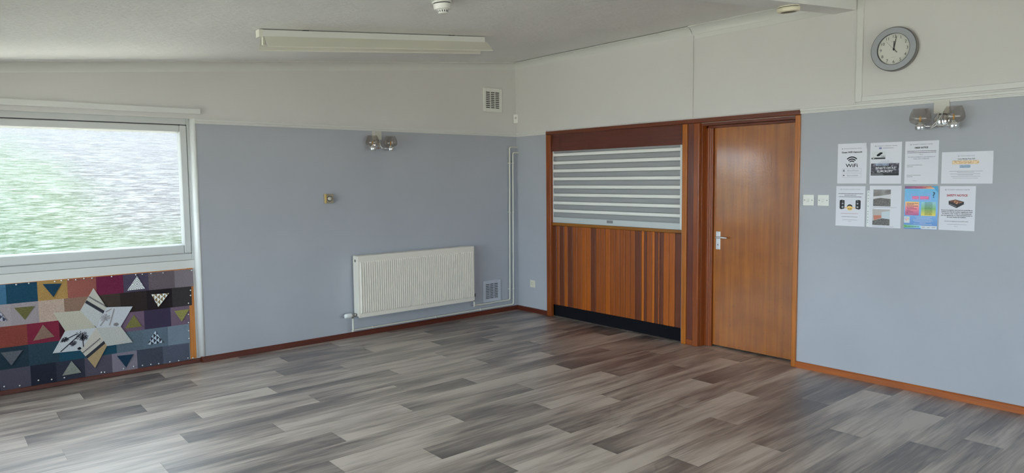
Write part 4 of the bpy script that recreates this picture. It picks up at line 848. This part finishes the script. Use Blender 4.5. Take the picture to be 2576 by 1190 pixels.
# ---------------------------------------------------------------- ceiling fittings
ft = thing('strip_light', 'long unlit fluorescent strip light with slanted white reflector', 'strip light', (-2.62, -1.58, cz(-2.62, .06)))
def sl(x, y, off): return (x, y, cz(x, off))
def ceil_box(m, x0, x1, y0, y1, o0, o1): m.box(x0, x1, y0, y1, o0, o1, tf=lambda q: (q[0], q[1], cz(q[0], q[2])))
M_FIT = plain('cream_enamel', (0.72, 0.70, 0.61), 0.35)
FX0, FX1 = -3.555, -1.71
m = MB(); ceil_box(m, FX0, FX1, -1.607, -1.553, 0.006, 0.048); m.build('spine', plain('pale_spine', (0.72, 0.72, 0.68), .4), ft)
m = MB(); ceil_box(m, FX0 + .3, FX0 + .34, -1.60, -1.56, 0.0, 0.006); ceil_box(m, FX1 - .34, FX1 - .3, -1.60, -1.56, 0, .006); m.build('spacer', M_DARK, ft)
for y0, y1, nm in ((-1.607, -1.662, 'near_wing'), (-1.553, -1.498, 'far_wing')):
    m = MB(); x0, x1 = FX0 + .03, FX1 + .02
    P = [sl(x0 - .0, y0, .047), sl(x1 - .0, y0, .047), sl(x1 + .015, y1, .118), sl(x0 - .0, y1, .118)]
    m.prism(P, (0, 0, -.0012))
    ly = -1 if y1 < y0 else 1
    m.prism([sl(x0, y1, .118), sl(x1 + .015, y1, .118), sl(x1 + .015, y1 + ly * .002, .126), sl(x0, y1 + ly * .002, .126)], (0, .0012, 0))
    m.build('reflector_wing', M_FIT, ft)
m = MB(); ceil_box(m, FX0 - .003, FX0 + .022, -1.609, -1.551, .004, .051); m.build('end_cap', M_FIT, ft)
for x in (FX0 + .035, FX1 - .035):
    lh = MB(); lh.box(x - .008, x + .008, -1.592, -1.568, cz(x, .10), cz(x, .048)); lh.build('lamp_holder', plain('holder_white', (.7, .68, .58), .4), ft)
MB().tube([sl(FX0 + .045, -1.58, .085), sl(FX1 - .045, -1.58, .085)], .013, 12).build('tube', plain('unlit_tube', (.80, .80, .77), .25), ft)
# heat detector (white, stepped) and cream smoke alarm under the beam
tilt = Vector((CS, 0, -1)).normalized()
dx, dy = -2.874, -2.674
t = thing('heat_detector', 'white stepped detector hanging from the ceiling by the strip light', 'detector', (dx, dy, cz(dx)))
D0 = (dx, dy, cz(dx))
MB().lathe([(0.0001, 0), (0.058, 0), (0.058, .010), (.052, .0115), (.0001, .0115)], D0, tuple(tilt), 36).build('base_plate', M_PLAS, t)
MB().lathe([(0.049, .0115), (0.0495, .0165), (.0001, .0165)], D0, tuple(tilt), 36).build('dark_gap', M_DARK, t)
MB().lathe([(0.0515, .0165), (0.051, .020), (0.050, .044), (0.047, .048), (0.033, .050), (0.0001, .050)], D0, tuple(tilt), 36).build('body', M_PLAS, t)
MB().lathe([(0.033, .050), (0.0285, .067), (0.024, .071), (0.0001, .071)], D0, tuple(tilt), 36).build('cage', M_PLAS, t)
m = MB(); ref = Vector((0, 1, 0)); a_ = tilt.cross(ref).normalized(); b_ = tilt.cross(a_)
for i in range(14):
    q = 2 * math.pi * i / 14; r_ = a_ * math.cos(q) + b_ * math.sin(q); s_ = -a_ * math.sin(q) + b_ * math.cos(q); o_ = Vector(D0)
    m.prism([o_ + r_ * .0326 + s_ * .0024 + tilt * .053, o_ + r_ * .0326 - s_ * .0024 + tilt * .053, o_ + r_ * .0296 - s_ * .0024 + tilt * .064, o_ + r_ * .0296 + s_ * .0024 + tilt * .064], r_ * .0006)
m.build('slots', M_BLACK, t)
ax_, ay_ = -0.835, -3.735
A0 = (ax_, ay_, cz(ax_, BM))
t = thing('smoke_alarm', 'yellowed cream round smoke alarm under the beam', 'smoke alarm', A0)
MB().lathe([(0.0001, 0), (0.068, 0), (0.068, .007), (.0001, .007)], A0, tuple(tilt), 40).build('base_plate', M_CREAM, t)
MB().lathe([(0.070, .011), (0.0725, .012), (0.0725, .030), (0.068, .036), (0.054, .040), (0.05, .038), (0.0001, .038)], A0, tuple(tilt), 40).build('cover', plain('yellowed_plastic', (.80, .74, .56), .4), t)
MB().lathe([(0.066, .006), (0.066, .012)], A0, tuple(tilt), 40).build('dark_gap', M_DARK, t)
m = MB()
for i in range(-4, 5):
    hwid = math.sqrt(max(0, .047 ** 2 - (i * .01) ** 2)); c_ = Vector(A0) + b_ * (i * .01) + tilt * .0385
    m.prism([c_ - a_ * hwid - b_ * .002, c_ + a_ * hwid - b_ * .002, c_ + a_ * hwid + b_ * .002, c_ - a_ * hwid + b_ * .002], tilt * .0008)
m.build('grille_slots', plain('grille_brown', (.16, .13, .09), .7), t)

# ---------------------------------------------------------------- paper notices
M_PAPER = plain('white_paper', (0.80, 0.80, 0.87), 0.7)
INKK = plain('printer_black', (.02, .02, .025), .7); INKG = plain('printer_grey', (.22, .22, .24), .7); INKR = plain('printer_red', (.42, .04, .06), .7); INKB = plain('printer_navy', (.05, .06, .16), .7)
def sheet(name, label, y, z, w, h, lift=0.0, curl=None, mat=None, tilt_=0.0):
    """sheet with its top left corner at (y, z); local x to the right, y up"""
    n = 6; P = []; m = MB()
    for k in (0, 1):
        for j in range(n + 1):
            for i in range(n + 1):
                x, yy = w * i / n, -h * j / n; zz = 0.0003 + lift + (0.0004 if k else 0)
                if curl:
                    cxn, cyn, amt = curl; d = max(0, 1 - (abs(x - cxn * w) + abs(yy + cyn * h)) / 0.05); zz += amt * d * d
                P.append((x, yy, zz))
    s = (n + 1) ** 2; F = []
    for j in range(n):
        for i in range(n):
            a = j * (n + 1) + i; q = (a, a + 1, a + n + 2, a + n + 1); F += [q, tuple(s + v for v in q)]
    ed = list(range(n + 1)) + [j * (n + 1) + n for j in range(1, n + 1)] + [n * (n + 1) + i for i in range(n - 1, -1, -1)] + [j * (n + 1) for j in range(n - 1, 0, -1)]
    F += [(a, b, s + b, s + a) for a, b in zip(ed, ed[1:] + ed[:1])]
    m.poly(P, F, 0, False); o = m.build(name, mat or M_PAPER, None, origin=(0, 0, 0)); o.rotation_euler = (CKR @ Matrix.Rotation(tilt_, 3, 'Z')).to_euler(); o.location = (0, y, z)
    tag(o, label, 'notice', 'paper notices on the right wall'); return o
ZP = 0.0011
def rect(name, par, x0, x1, y0, y1, mt, z=ZP): return MB().box(x0, x1, -y1, -y0, z - .0002, z).build(name, mt, par, local=True)
def bars(name, par, rows, mt, z=ZP, seed=1):
    """lines too small to read: one short stroke per word. rows: (x0, x1, y, height)"""
    rn = random.Random(seed); m = MB()
    for x0, x1, y, h in rows:
        x = x0
        while x < x1 - .003:
            L = min(rn.uniform(.008, .026), x1 - x); m.box(x, x + L, -y - h * .82, -y - h * .1, z - .0002, z); x += L + h * .3
    return m.build(name, mt, par, local=True)
def header(par, cx, y, wd=0.135, mt=INKK):
    MB().lathe([(.0042, 0), (.0042, .0002), (.0028, .0002), (.0028, 0)], (cx - wd / 2 + .004, -y - .002, ZP - .0002), (0, 0, 1), 16).build('logo', mt, par, local=True)
    text_obj('heading_text', 'ELMCROFT COMMUNITY CENTRE', .0072, mt, par, cx + .007, -y - .0045, ZP, width=wd - .018)
# 1 wifi
s = sheet('notice', 'white guest wifi notice with black wifi symbol', -3.704, 1.762, .211, .296, curl=(1, 0, .012)); header(s, .103, .036, .145)
text_obj('title_text', 'Guest WiFi Network', .0165, INKK, s, .103, -.070, ZP, bold=.0006, width=.150)
m = MB(); c0 = (.105, -.152)
for r0, r1 in ((.020, .028), (.034, .043), (.049, .058)):
    P = []; nn = 14
    for i in range(nn + 1):
        a = math.radians(45 + 90 * i / nn); P.append((c0[0] + math.cos(a) * r1 * .92, c0[1] + math.sin(a) * r1 - .002, ZP))
    for i in range(nn, -1, -1):
        a = math.radians(45 + 90 * i / nn); P.append((c0[0] + math.cos(a) * r0 * .92, c0[1] + math.sin(a) * r0 - .002, ZP))
    for i in range(nn): m.poly([P[i], P[i + 1], P[2 * nn - i], P[2 * nn + 1 - i]], [(0, 1, 2, 3)])
m.build('wifi_symbol', INKK, s, local=True)
text_obj('wifi_text', 'WiFi', .036, INKK, s, .105, -.175, ZP, bold=.0005, width=.088)
for y in (.185, .222):
    m = MB(); x0, x1, h = .035, .175, .028
    m.box(x0, x1, -y - .0008, -y, ZP - .0002, ZP).box(x0, x1, -y - h, -y - h + .0008, ZP - .0002, ZP).box(x0, x0 + .0008, -y - h, -y, ZP - .0002, ZP).box(x1 - .0008, x1, -y - h, -y, ZP - .0002, ZP); m.build('text_box', INKG, s, local=True)
text_obj('network_text', 'ElmcroftGuest', .0125, INKG, s, .114, -.204, ZP, width=.082); text_obj('password_text', 'Elmcroft2020', .0125, INKG, s, .112, -.241, ZP, width=.078)
MB().disc((.048, -.195, ZP), .0035, (0, 0, 1), 12).prism([(.041, -.206, ZP - .0002), (.055, -.206, ZP - .0002), (.052, -.200, ZP - .0002), (.044, -.200, ZP - .0002)], (0, 0, .0002)).prism([(.041, -.236, ZP - .0002), (.046, -.2315, ZP - .0002), (.054, -.2345, ZP - .0002), (.054, -.2375, ZP - .0002), (.046, -.2405, ZP - .0002)], (0, 0, .0002)).build('icons', INKK, s, local=True)
# 2 what's on
def mat_photo(name, c1, c2, c3, scale=30, k_=0.72):
    k = N(name); k.set(Roughness=0.5); t = k.n('ShaderNodeTexCoord'); n = k.n('ShaderNodeTexNoise'); n.inputs['Scale'].default_value = scale; n.inputs['Detail'].default_value = 6; k.l(t.outputs['Object'], n.inputs['Vector'])
    r = k.n('ShaderNodeValToRGB'); e = r.color_ramp.elements; e[0].position = .35; e[1].position = .68; e[0].color = c4(S(*c1, k_)); e[1].color = c4(S(*c3, k_)); x = e.new(.52); x.color = c4(S(*c2, k_))
    k.l(n.outputs['Fac'], r.inputs['Fac']); k.l(r.outputs['Color'], k.b.inputs['Base Color']); return k.m
s = sheet('notice', 'white notice with a dark photo banner reading whats on', -3.938, 1.759, .213, .295); header(s, .108, .023, .15)
rect('blue_square', s, .062, .077, .034, .047, plain('printer_blue', (.05, .10, .30), .6)); text_obj('f_mark', 'f', .016, M_PAPER, s, .0695, -.0465, ZP + .0003, bold=.0004); bars('link_text', s, [(.083, .158, .0395, .003)], INKB, seed=3)
rect('small_picture', s, .010, .105, .062, .118, plain('picture_white', (.74, .75, .77), .6)); rect('picture_base', s, .010, .105, .107, .118, plain('picture_black', (.03, .03, .035), .6), ZP + .0003)
MB().lathe([(.0001, 0), (.0075, 0)], (.024, -.109, ZP + .0005), (0, 0, 1), 16, smooth=False).build('picture_badge', plain('badge_grey', (.5, .5, .5), .6), s, local=True)
m = MB(); zq = ZP + .0003
for cx, cy, ax1, ay1, rot in ((.060, .087, .016, .009, .5), (.072, .078, .014, .0075, .25)):
    P = []
    for i in range(18):
        q = 2 * math.pi * i / 18; u, v_ = math.cos(q) * ax1, math.sin(q) * ay1; P.append((cx + u * math.cos(rot) - v_ * math.sin(rot), -cy + u * math.sin(rot) + v_ * math.cos(rot), zq))
    m.poly(P, [tuple(range(18))])
m.build('picture_shape', INKK, s, local=True); text_obj('you_text', 'YOU', .014, INKK, s, .089, -.104, ZP + .0003, bold=.0003)
text_obj('question_text', 'To see our online', .007, INKB, s, .104, -.136, ZP, width=.058); bars('web_link', s, [(.055, .155, .142, .0016)], INKB, seed=4)
rect('photo_banner', s, .008, .198, .149, .236, mat_photo('dark_park_photo', (26, 26, 30), (62, 58, 68), (132, 128, 140), 55)); rect('photo_sky', s, .04, .13, .149, .166, mat_photo('photo_sky_print', (110, 116, 136), (140, 150, 172), (160, 170, 190), 30), ZP + .0003); rect('photo_foot', s, .008, .198, .219, .236, plain('banner_foot', (.03, .03, .035), .6), ZP + .0003)
WH = plain('printed_white', (.82, .83, .85), .6)
text_obj('whats_on_text', "WHAT'S ON AT", .021, WH, s, .104, -.189, ZP + .0006, bold=.0004, shear=.3, width=.135); text_obj('elmcroft_text', 'ELMCROFT', .021, WH, s, .102, -.212, ZP + .0006, bold=.0004, shear=.3, width=.11); bars('foot_text', s, [(.012, .09, .222, .003), (.012, .095, .230, .003)], plain('printed_grey', (.45, .45, .46), .6), ZP + .0006, 5)
# 3 hirer notice
s = sheet('notice', 'white hirer notice beside the landscape sheet', -4.173, 1.758, .211, .296); header(s, .103, .021, .142)
text_obj('title_text', 'HIRER NOTICE', .0155, INKK, s, .103, -.051, ZP, bold=.0006, width=.084)
bars('body_text', s, [(.013, .196, .067, .0036), (.013, .196, .078, .0036)], INKK, seed=6); text_obj('thanks_text', 'Thank you', .0072, INKK, s, .103, -.094, ZP, width=.024)
text_obj('feedback_text', 'We welcome feedback on your experience of', .0075, INKB, s, .104, -.112, ZP, width=.172, bold=.0001); text_obj('feedback_text', 'hiring a space at Elmcroft', .0075, INKB, s, .103, -.124, ZP, width=.098, bold=.0001)
bars('side_text', s, [(.014, .112, .164, .0036), (.014, .052, .174, .0036), (.015, .105, .234, .0036), (.015, .053, .244, .0036)], INKG, seed=7); text_obj('thanks_text', 'Thank you', .0072, INKG, s, .067, -.275, ZP, width=.026)
# 4 landscape
s = sheet('notice', 'landscape white sheet with peach and blue timetable', -4.404, 1.675, .297, .211, curl=(1, 0, .004)); header(s, .145, .026, .098, INKG)
text_obj('title_text', 'Centre Meeting Times 2025', .0105, INKK, s, .145, -.051, ZP, bold=.0002, width=.1)
rect('peach_table', s, .063, .218, .057, .082, mat_photo('peach_table_print', (186, 156, 118), (206, 180, 146), (220, 200, 172), 90)); rect('blue_table', s, .107, .170, .087, .106, mat_photo('blue_table_print', (112, 132, 156), (136, 156, 178), (152, 172, 192), 90))
bars('table_text', s, [(.075, .09, .059, .002), (.105, .118, .059, .002), (.134, .150, .059, .002), (.164, .178, .059, .002), (.195, .208, .059, .002), (.117, .13, .089, .002), (.150, .162, .089, .002)], INKG, ZP + .0003, 8)
bars('body_text', s, [(.048, .240, .128, .0024), (.093, .193, .135, .0024), (.055, .230, .145, .0024), (.098, .188, .152, .0024), (.058, .228, .162, .0024), (.07, .216, .173, .002)], INKG, seed=9)
# 5 loudspeakers
s = sheet('notice', 'white notice picturing two black loudspeakers and a yellow face', -3.699, 1.447, .212, .298); header(s, .105, .023, .145, INKG)
bars('warning_text', s, [(.017, .198, .055, .0042), (.062, .148, .066, .0042), (.020, .190, .078, .0042)], INKK, seed=10)
SPK = plain('printed_speaker_black', (.025, .025, .03), .6); CON = plain('speaker_cone_grey', (.40, .41, .44), .6)
for sx in (1, -1):
    xx = lambda v: .1045 + sx * (v - .1045)
    sp_ = MB().prism([(xx(.028), -.108, ZP - .0002), (xx(.040), -.102, ZP - .0002), (xx(.064), -.106, ZP - .0002), (xx(.064), -.168, ZP - .0002), (xx(.038), -.174, ZP - .0002), (xx(.028), -.166, ZP - .0002)], (0, 0, .0002)).build('speaker_print', SPK, s, local=True)
    MB().disc((xx(.050), -.130, ZP + .0002), .0065, (0, 0, 1), 18).disc((xx(.050), -.156, ZP + .0002), .0075, (0, 0, 1), 18).disc((xx(.050), -.112, ZP + .0002), .003, (0, 0, 1), 12).build('speaker_cones', CON, sp_, local=True)
YEL = plain('printed_yellow', S(226, 184, 110, .75), .6)
fc = MB().disc((.103, -.161, ZP), .021, (0, 0, 1), 28).build('yellow_face', YEL, s, local=True)
P = [(.103 + math.cos(math.radians(20 + 140 * i / 12)) * .0215, -.158 + math.sin(math.radians(20 + 140 * i / 12)) * .022, ZP + .0003) for i in range(13)]; P += [(.103 + math.cos(math.radians(160 - 140 * i / 12)) * .019, -.160 + math.sin(math.radians(160 - 140 * i / 12)) * .013, ZP + .0003) for i in range(13)]
MB().poly(P, [tuple(range(26))]).box(.091, .101, -.172, -.168, ZP + .0001, ZP + .0003).box(.106, .117, -.172, -.168, ZP + .0001, ZP + .0003).build('face_marks', INKK, fc, local=True)
MB().prism([(.066, -.161, ZP - .0002), (.080, -.154, ZP - .0002), (.082, -.165, ZP - .0002), (.070, -.167, ZP - .0002)], (0, 0, .0002)).prism([(.143, -.161, ZP - .0002), (.129, -.154, ZP - .0002), (.127, -.165, ZP - .0002), (.139, -.167, ZP - .0002)], (0, 0, .0002)).build('hands_print', plain('hand_tan', S(196, 152, 116, .5), .6), fc, local=True)
bars('red_text', s, [(.038, .166, .203, .0026)], INKR, seed=11); bars('body_text', s, [(.044, .160, .227, .0040), (.050, .158, .251, .0026), (.092, .116, .262, .0022)], INKG, seed=12)
# 6 plastic pocket with two photographs
s = sheet('notice', 'clear punched pocket holding two photographs of the hall', -3.942, 1.450, .215, .302)
m = MB(); m.box(-.018, .0, -.300, -.035, .0004, .0008); pk = m.build('punched_strip', plain('pocket_plastic', (.74, .77, .77), .3), s, local=True)
m = MB()
for q in (.047, .07, .094, .113, .15, .188, .207, .23, .252, .268): m.disc((-.009, -q, .0010), .0030, (0, 0, 1), 10)
m.build('punch_holes', plain('hole_blue_grey', (.16, .17, .18), .7), pk, local=True)
PHW = plain('photo_ceiling', S(138, 134, 132, .5), .5); PHF = mat_photo('photo_grey_floor', (74, 70, 68), (96, 92, 90), (122, 116, 112), 140)
rect('upper_photo', s, .026, .145, .028, .148, mat_photo('photo_dim_ceiling', (96, 92, 92), (116, 112, 110), (140, 136, 134), 14))
MB().poly([(.026, -.098, ZP + .0003), (.075, -.088, ZP + .0003), (.145, -.096, ZP + .0003), (.145, -.148, ZP + .0003), (.026, -.148, ZP + .0003)], [(0, 1, 2, 3, 4)]).build('photo_floor', PHF, s, local=True)
MB().poly([(.026, -.078, ZP + .0003), (.075, -.073, ZP + .0003), (.145, -.06, ZP + .0003), (.145, -.095, ZP + .0003), (.075, -.087, ZP + .0003), (.026, -.097, ZP + .0003)], [(0, 1, 2, 3, 4, 5)]).build('photo_wall', plain('photo_pale_wall', S(160, 158, 160, .5), .5), s, local=True)
bars('caption', s, [(.026, .185, .155, .0022), (.026, .032, .163, .002)], INKG, seed=13)
rect('lower_photo', s, .024, .142, .170, .285, PHW)
MB().poly([(.024, -.255, ZP + .0003), (.09, -.235, ZP + .0003), (.142, -.24, ZP + .0003), (.142, -.285, ZP + .0003), (.024, -.285, ZP + .0003)], [(0, 1, 2, 3, 4)]).build('photo_floor', PHF, s, local=True)
MB().poly([(.030, -.215, ZP + .0005), (.083, -.213, ZP + .0005), (.083, -.232, ZP + .0005), (.036, -.25, ZP + .0005)], [(0, 1, 2, 3)]).build('photo_panel', plain('photo_orange_panel', S(150, 92, 76, .5), .5), s, local=True)
MB().poly([(.085, -.19, ZP + .0003), (.142, -.18, ZP + .0003), (.142, -.24, ZP + .0003), (.09, -.235, ZP + .0003)], [(0, 1, 2, 3)]).build('photo_wall', plain('photo_blue_wall', S(150, 158, 164, .5), .5), s, local=True)
bars('caption', s, [(.024, .17, .293, .0022)], INKG, seed=14)
# 7 quiz poster
def mat_grad(name, ca, cb, axis='Y', lo=0.0, hi=1.0, k_=0.72, cm=None):
    k = N(name); k.set(Roughness=0.35); t = k.n('ShaderNodeTexCoord'); sp = k.n('ShaderNodeSeparateXYZ'); k.l(t.outputs['Object'], sp.inputs[0]); mr = k.n('ShaderNodeMapRange'); mr.inputs['From Min'].default_value = lo; mr.inputs['From Max'].default_value = hi
    src = sp.outputs['XYZ'.index(axis)]
    if axis == 'Z': pass
    k.l(src, mr.inputs['Value']); r = k.n('ShaderNodeValToRGB'); e = r.color_ramp.elements; e[0].color = c4(S(*ca, k_)); e[1].color = c4(S(*cb, k_))
    if cm: x = e.new(.5); x.color = c4(S(*cm, k_))
    k.l(mr.outputs[0], r.inputs['Fac']); k.l(r.outputs['Color'], k.b.inputs['Base Color']); return k.m
s = sheet('notice', 'bright blue and multicoloured quiz poster with question mark', -4.179, 1.447, .211, .298, mat=mat_grad('poster_blue', (64, 110, 176), (84, 158, 200), 'Y', -.298, -.03, .75, (104, 158, 210)), curl=(1, 0, .006))
rect('top_band', s, 0, .211, 0, .018, mat_grad('poster_top_band', (96, 50, 110), (226, 180, 90), 'X', 0, .211, .75, (190, 84, 110))); bars('band_text', s, [(.02, .19, .003, .004), (.065, .135, .010, .004)], plain('maroon_ink', (.16, .03, .08), .6), ZP + .0003, 15)
PINK = plain('neon_pink', S(206, 96, 146, .75), .5); LB = plain('neon_pale_blue', S(130, 170, 220, .75), .5)
m = MB(); x0, x1, y0, y1, g = .042, .165, .055, .098, .0016
m.box(x0, x1, -y1, -y1 + g, ZP - .0002, ZP).box(x0, x0 + g, -y1, -y0, ZP - .0002, ZP).box(x1 - g, x1, -y1, -y0, ZP - .0002, ZP).box(x0, x0 + .036, -y0, -y0 + g, ZP - .0002, ZP).box(x1 - .036, x1, -y0, -y0 + g, ZP - .0002, ZP); m.build('neon_frame', plain('neon_violet', S(150, 110, 190, .5), .5), s, local=True)
m = MB(); m.lathe([(.018, 0), (.018, .0002), (.0165, .0002), (.0165, 0)], (.1035, -.042, ZP - .0002), (0, 0, 1), 24).build('neon_bulb', LB, s, local=True); text_obj('bulb_mark', '?', .022, LB, s, .1035, -.049, ZP)
rect('quiz_block', s, .049, .091, .069, .091, PINK); rect('night_block', s, .098, .154, .069, .091, PINK); LP = plain('neon_light_pink', S(226, 150, 186, .72), .5)
text_obj('quiz_text', 'QUIZ', .024, LP, s, .0700, -.0885, ZP + .0003, width=.038); text_obj('night_text', 'NIGHT', .024, LP, s, .126, -.0885, ZP + .0003, width=.052)
text_obj('question_mark', '?', .055, plain('dark_teal_ink', S(34, 66, 92, .75), .5), s, .184, -.078, ZP, bold=.0012); text_obj('question_mark', '?', .032, LB, s, .021, -.070, ZP)
rect('pink_panel', s, .006, .094, .108, .203, mat_grad('panel_pink', (150, 60, 120), (226, 180, 100), 'Y', -.205, -.105, .75, (216, 110, 130))); rect('green_panel', s, .108, .199, .108, .204, mat_grad('panel_green', (210, 190, 60), (130, 180, 200), 'Y', -.205, -.105, .75, (112, 164, 96)))
bars('panel_text', s, [(.015, .087, .118, .004), (.015, .06, .127, .004), (.015, .088, .137, .004), (.015, .062, .147, .004), (.018, .08, .157, .004), (.015, .042, .167, .004), (.013, .058, .178, .004), (.014, .03, .187, .004)], plain('plum_ink', (.10, .03, .08), .6), ZP + .0003, 16)
bars('date_text', s, [(.130, .178, .112 + .0083 * i, .0038) for i in range(11)], plain('forest_ink', (.03, .07, .04), .6), ZP + .0003, 17)
rect('logo_tile', s, .001, .037, .212, .257, plain('logo_white', (.72, .75, .80), .5)); LC = [(210, 80, 90), (226, 150, 70), (110, 170, 110), (80, 130, 190), (150, 90, 160), (200, 90, 130)]
for i in range(8):
    a = 2 * math.pi * i / 8; c = LC[i % 6]; d_ = Vector((math.cos(a), math.sin(a), 0)); n_ = Vector((-d_.y, d_.x, 0)) * .0018; o_ = Vector((.019, -.229, ZP + .0003))
    MB().poly([o_ + d_ * .005 - n_, o_ + d_ * .013 - n_, o_ + d_ * .013 + n_, o_ + d_ * .005 + n_], [(0, 1, 2, 3)]).build('logo_ray', plain('ray_%d_%d_%d' % c, S(*c, .5), .5), s, local=True)
bars('body_text', s, [(.07, .175, .212, .003), (.08, .165, .221, .003), (.058, .180, .229, .003), (.060, .185, .238, .003), (.068, .172, .246, .003), (.10, .14, .254, .003), (.062, .178, .262, .003)], plain('pale_ink', (.62, .70, .80), .5), seed=18)
rect('bottom_band', s, 0, .110, .271, .290, mat_grad('poster_green_band', (96, 170, 80), (140, 190, 210), 'X', 0, .11)); bars('bottom_text', s, [(.003, .10, .279, .005)], plain('dark_green_ink', (.02, .08, .03), .6), ZP + .0003, 19)
rect('sponsor_tile', s, .110, .209, .273, .296, plain('logo_white', (.72, .75, .80), .5)); bars('sponsor_marks', s, [(.116, .135, .279, .009), (.15, .165, .281, .008), (.178, .203, .279, .008)], plain('pale_grey_ink', (.45, .47, .50), .6), ZP + .0003, 20)
# 8 safety notice
s = sheet('notice', 'white safety notice with red heading and a grill picture', -4.399, 1.448, .211, .297); header(s, .105, .023, .145)
text_obj('title_text', 'SAFETY NOTICE', .019, INKR, s, .104, -.069, ZP, bold=.0007, width=.122)
m = MB(); zz = ZP
gr = MB().poly([(.055, -.100, zz), (.095, -.090, zz), (.146, -.105, zz), (.145, -.118, zz), (.151, -.118, zz), (.105, -.146, zz), (.100, -.146, zz), (.056, -.124, zz)], [tuple(range(8))]).build('grill_print', plain('grill_black', (.035, .035, .04), .6), s, local=True)
MB().poly([(.058, -.101, zz + .0003), (.092, -.092, zz + .0003), (.140, -.107, zz + .0003), (.103, -.121, zz + .0003)], [(0, 1, 2, 3)]).build('grill_food', mat_photo('grilled_food_print', (80, 48, 36), (126, 78, 58), (190, 140, 100), 90), gr, local=True)
MB().poly([(.060, -.118, zz + .0003), (.102, -.137, zz + .0003), (.102, -.140, zz + .0003), (.060, -.121, zz + .0003)], [(0, 1, 2, 3)]).build('grill_trim', CON, gr, local=True)
for i, (l, wd) in enumerate((('If you are preparing any food we would like to', .184), ('remind you that all cooking appliances must', .184), ('be electric only. Under no circumstances', .172), ('are gas appliances or charcoal barbecues to', .184), ('be used inside the building.', .114))):
    text_obj('body_text', l, .0100, INKK, s, .105, -.165 - i * .0118, ZP, bold=.0003, width=wd)
text_obj('pat_text', 'All electrical equipment must be PAT tested.', .0080, INKK, s, .105, -.239, ZP, width=.142, bold=.0001); bars('small_text', s, [(.05, .165, .256, .0022)], INKG, seed=22); text_obj('thanks_text', 'Thank you', .0070, INKG, s, .104, -.272, ZP, width=.024)
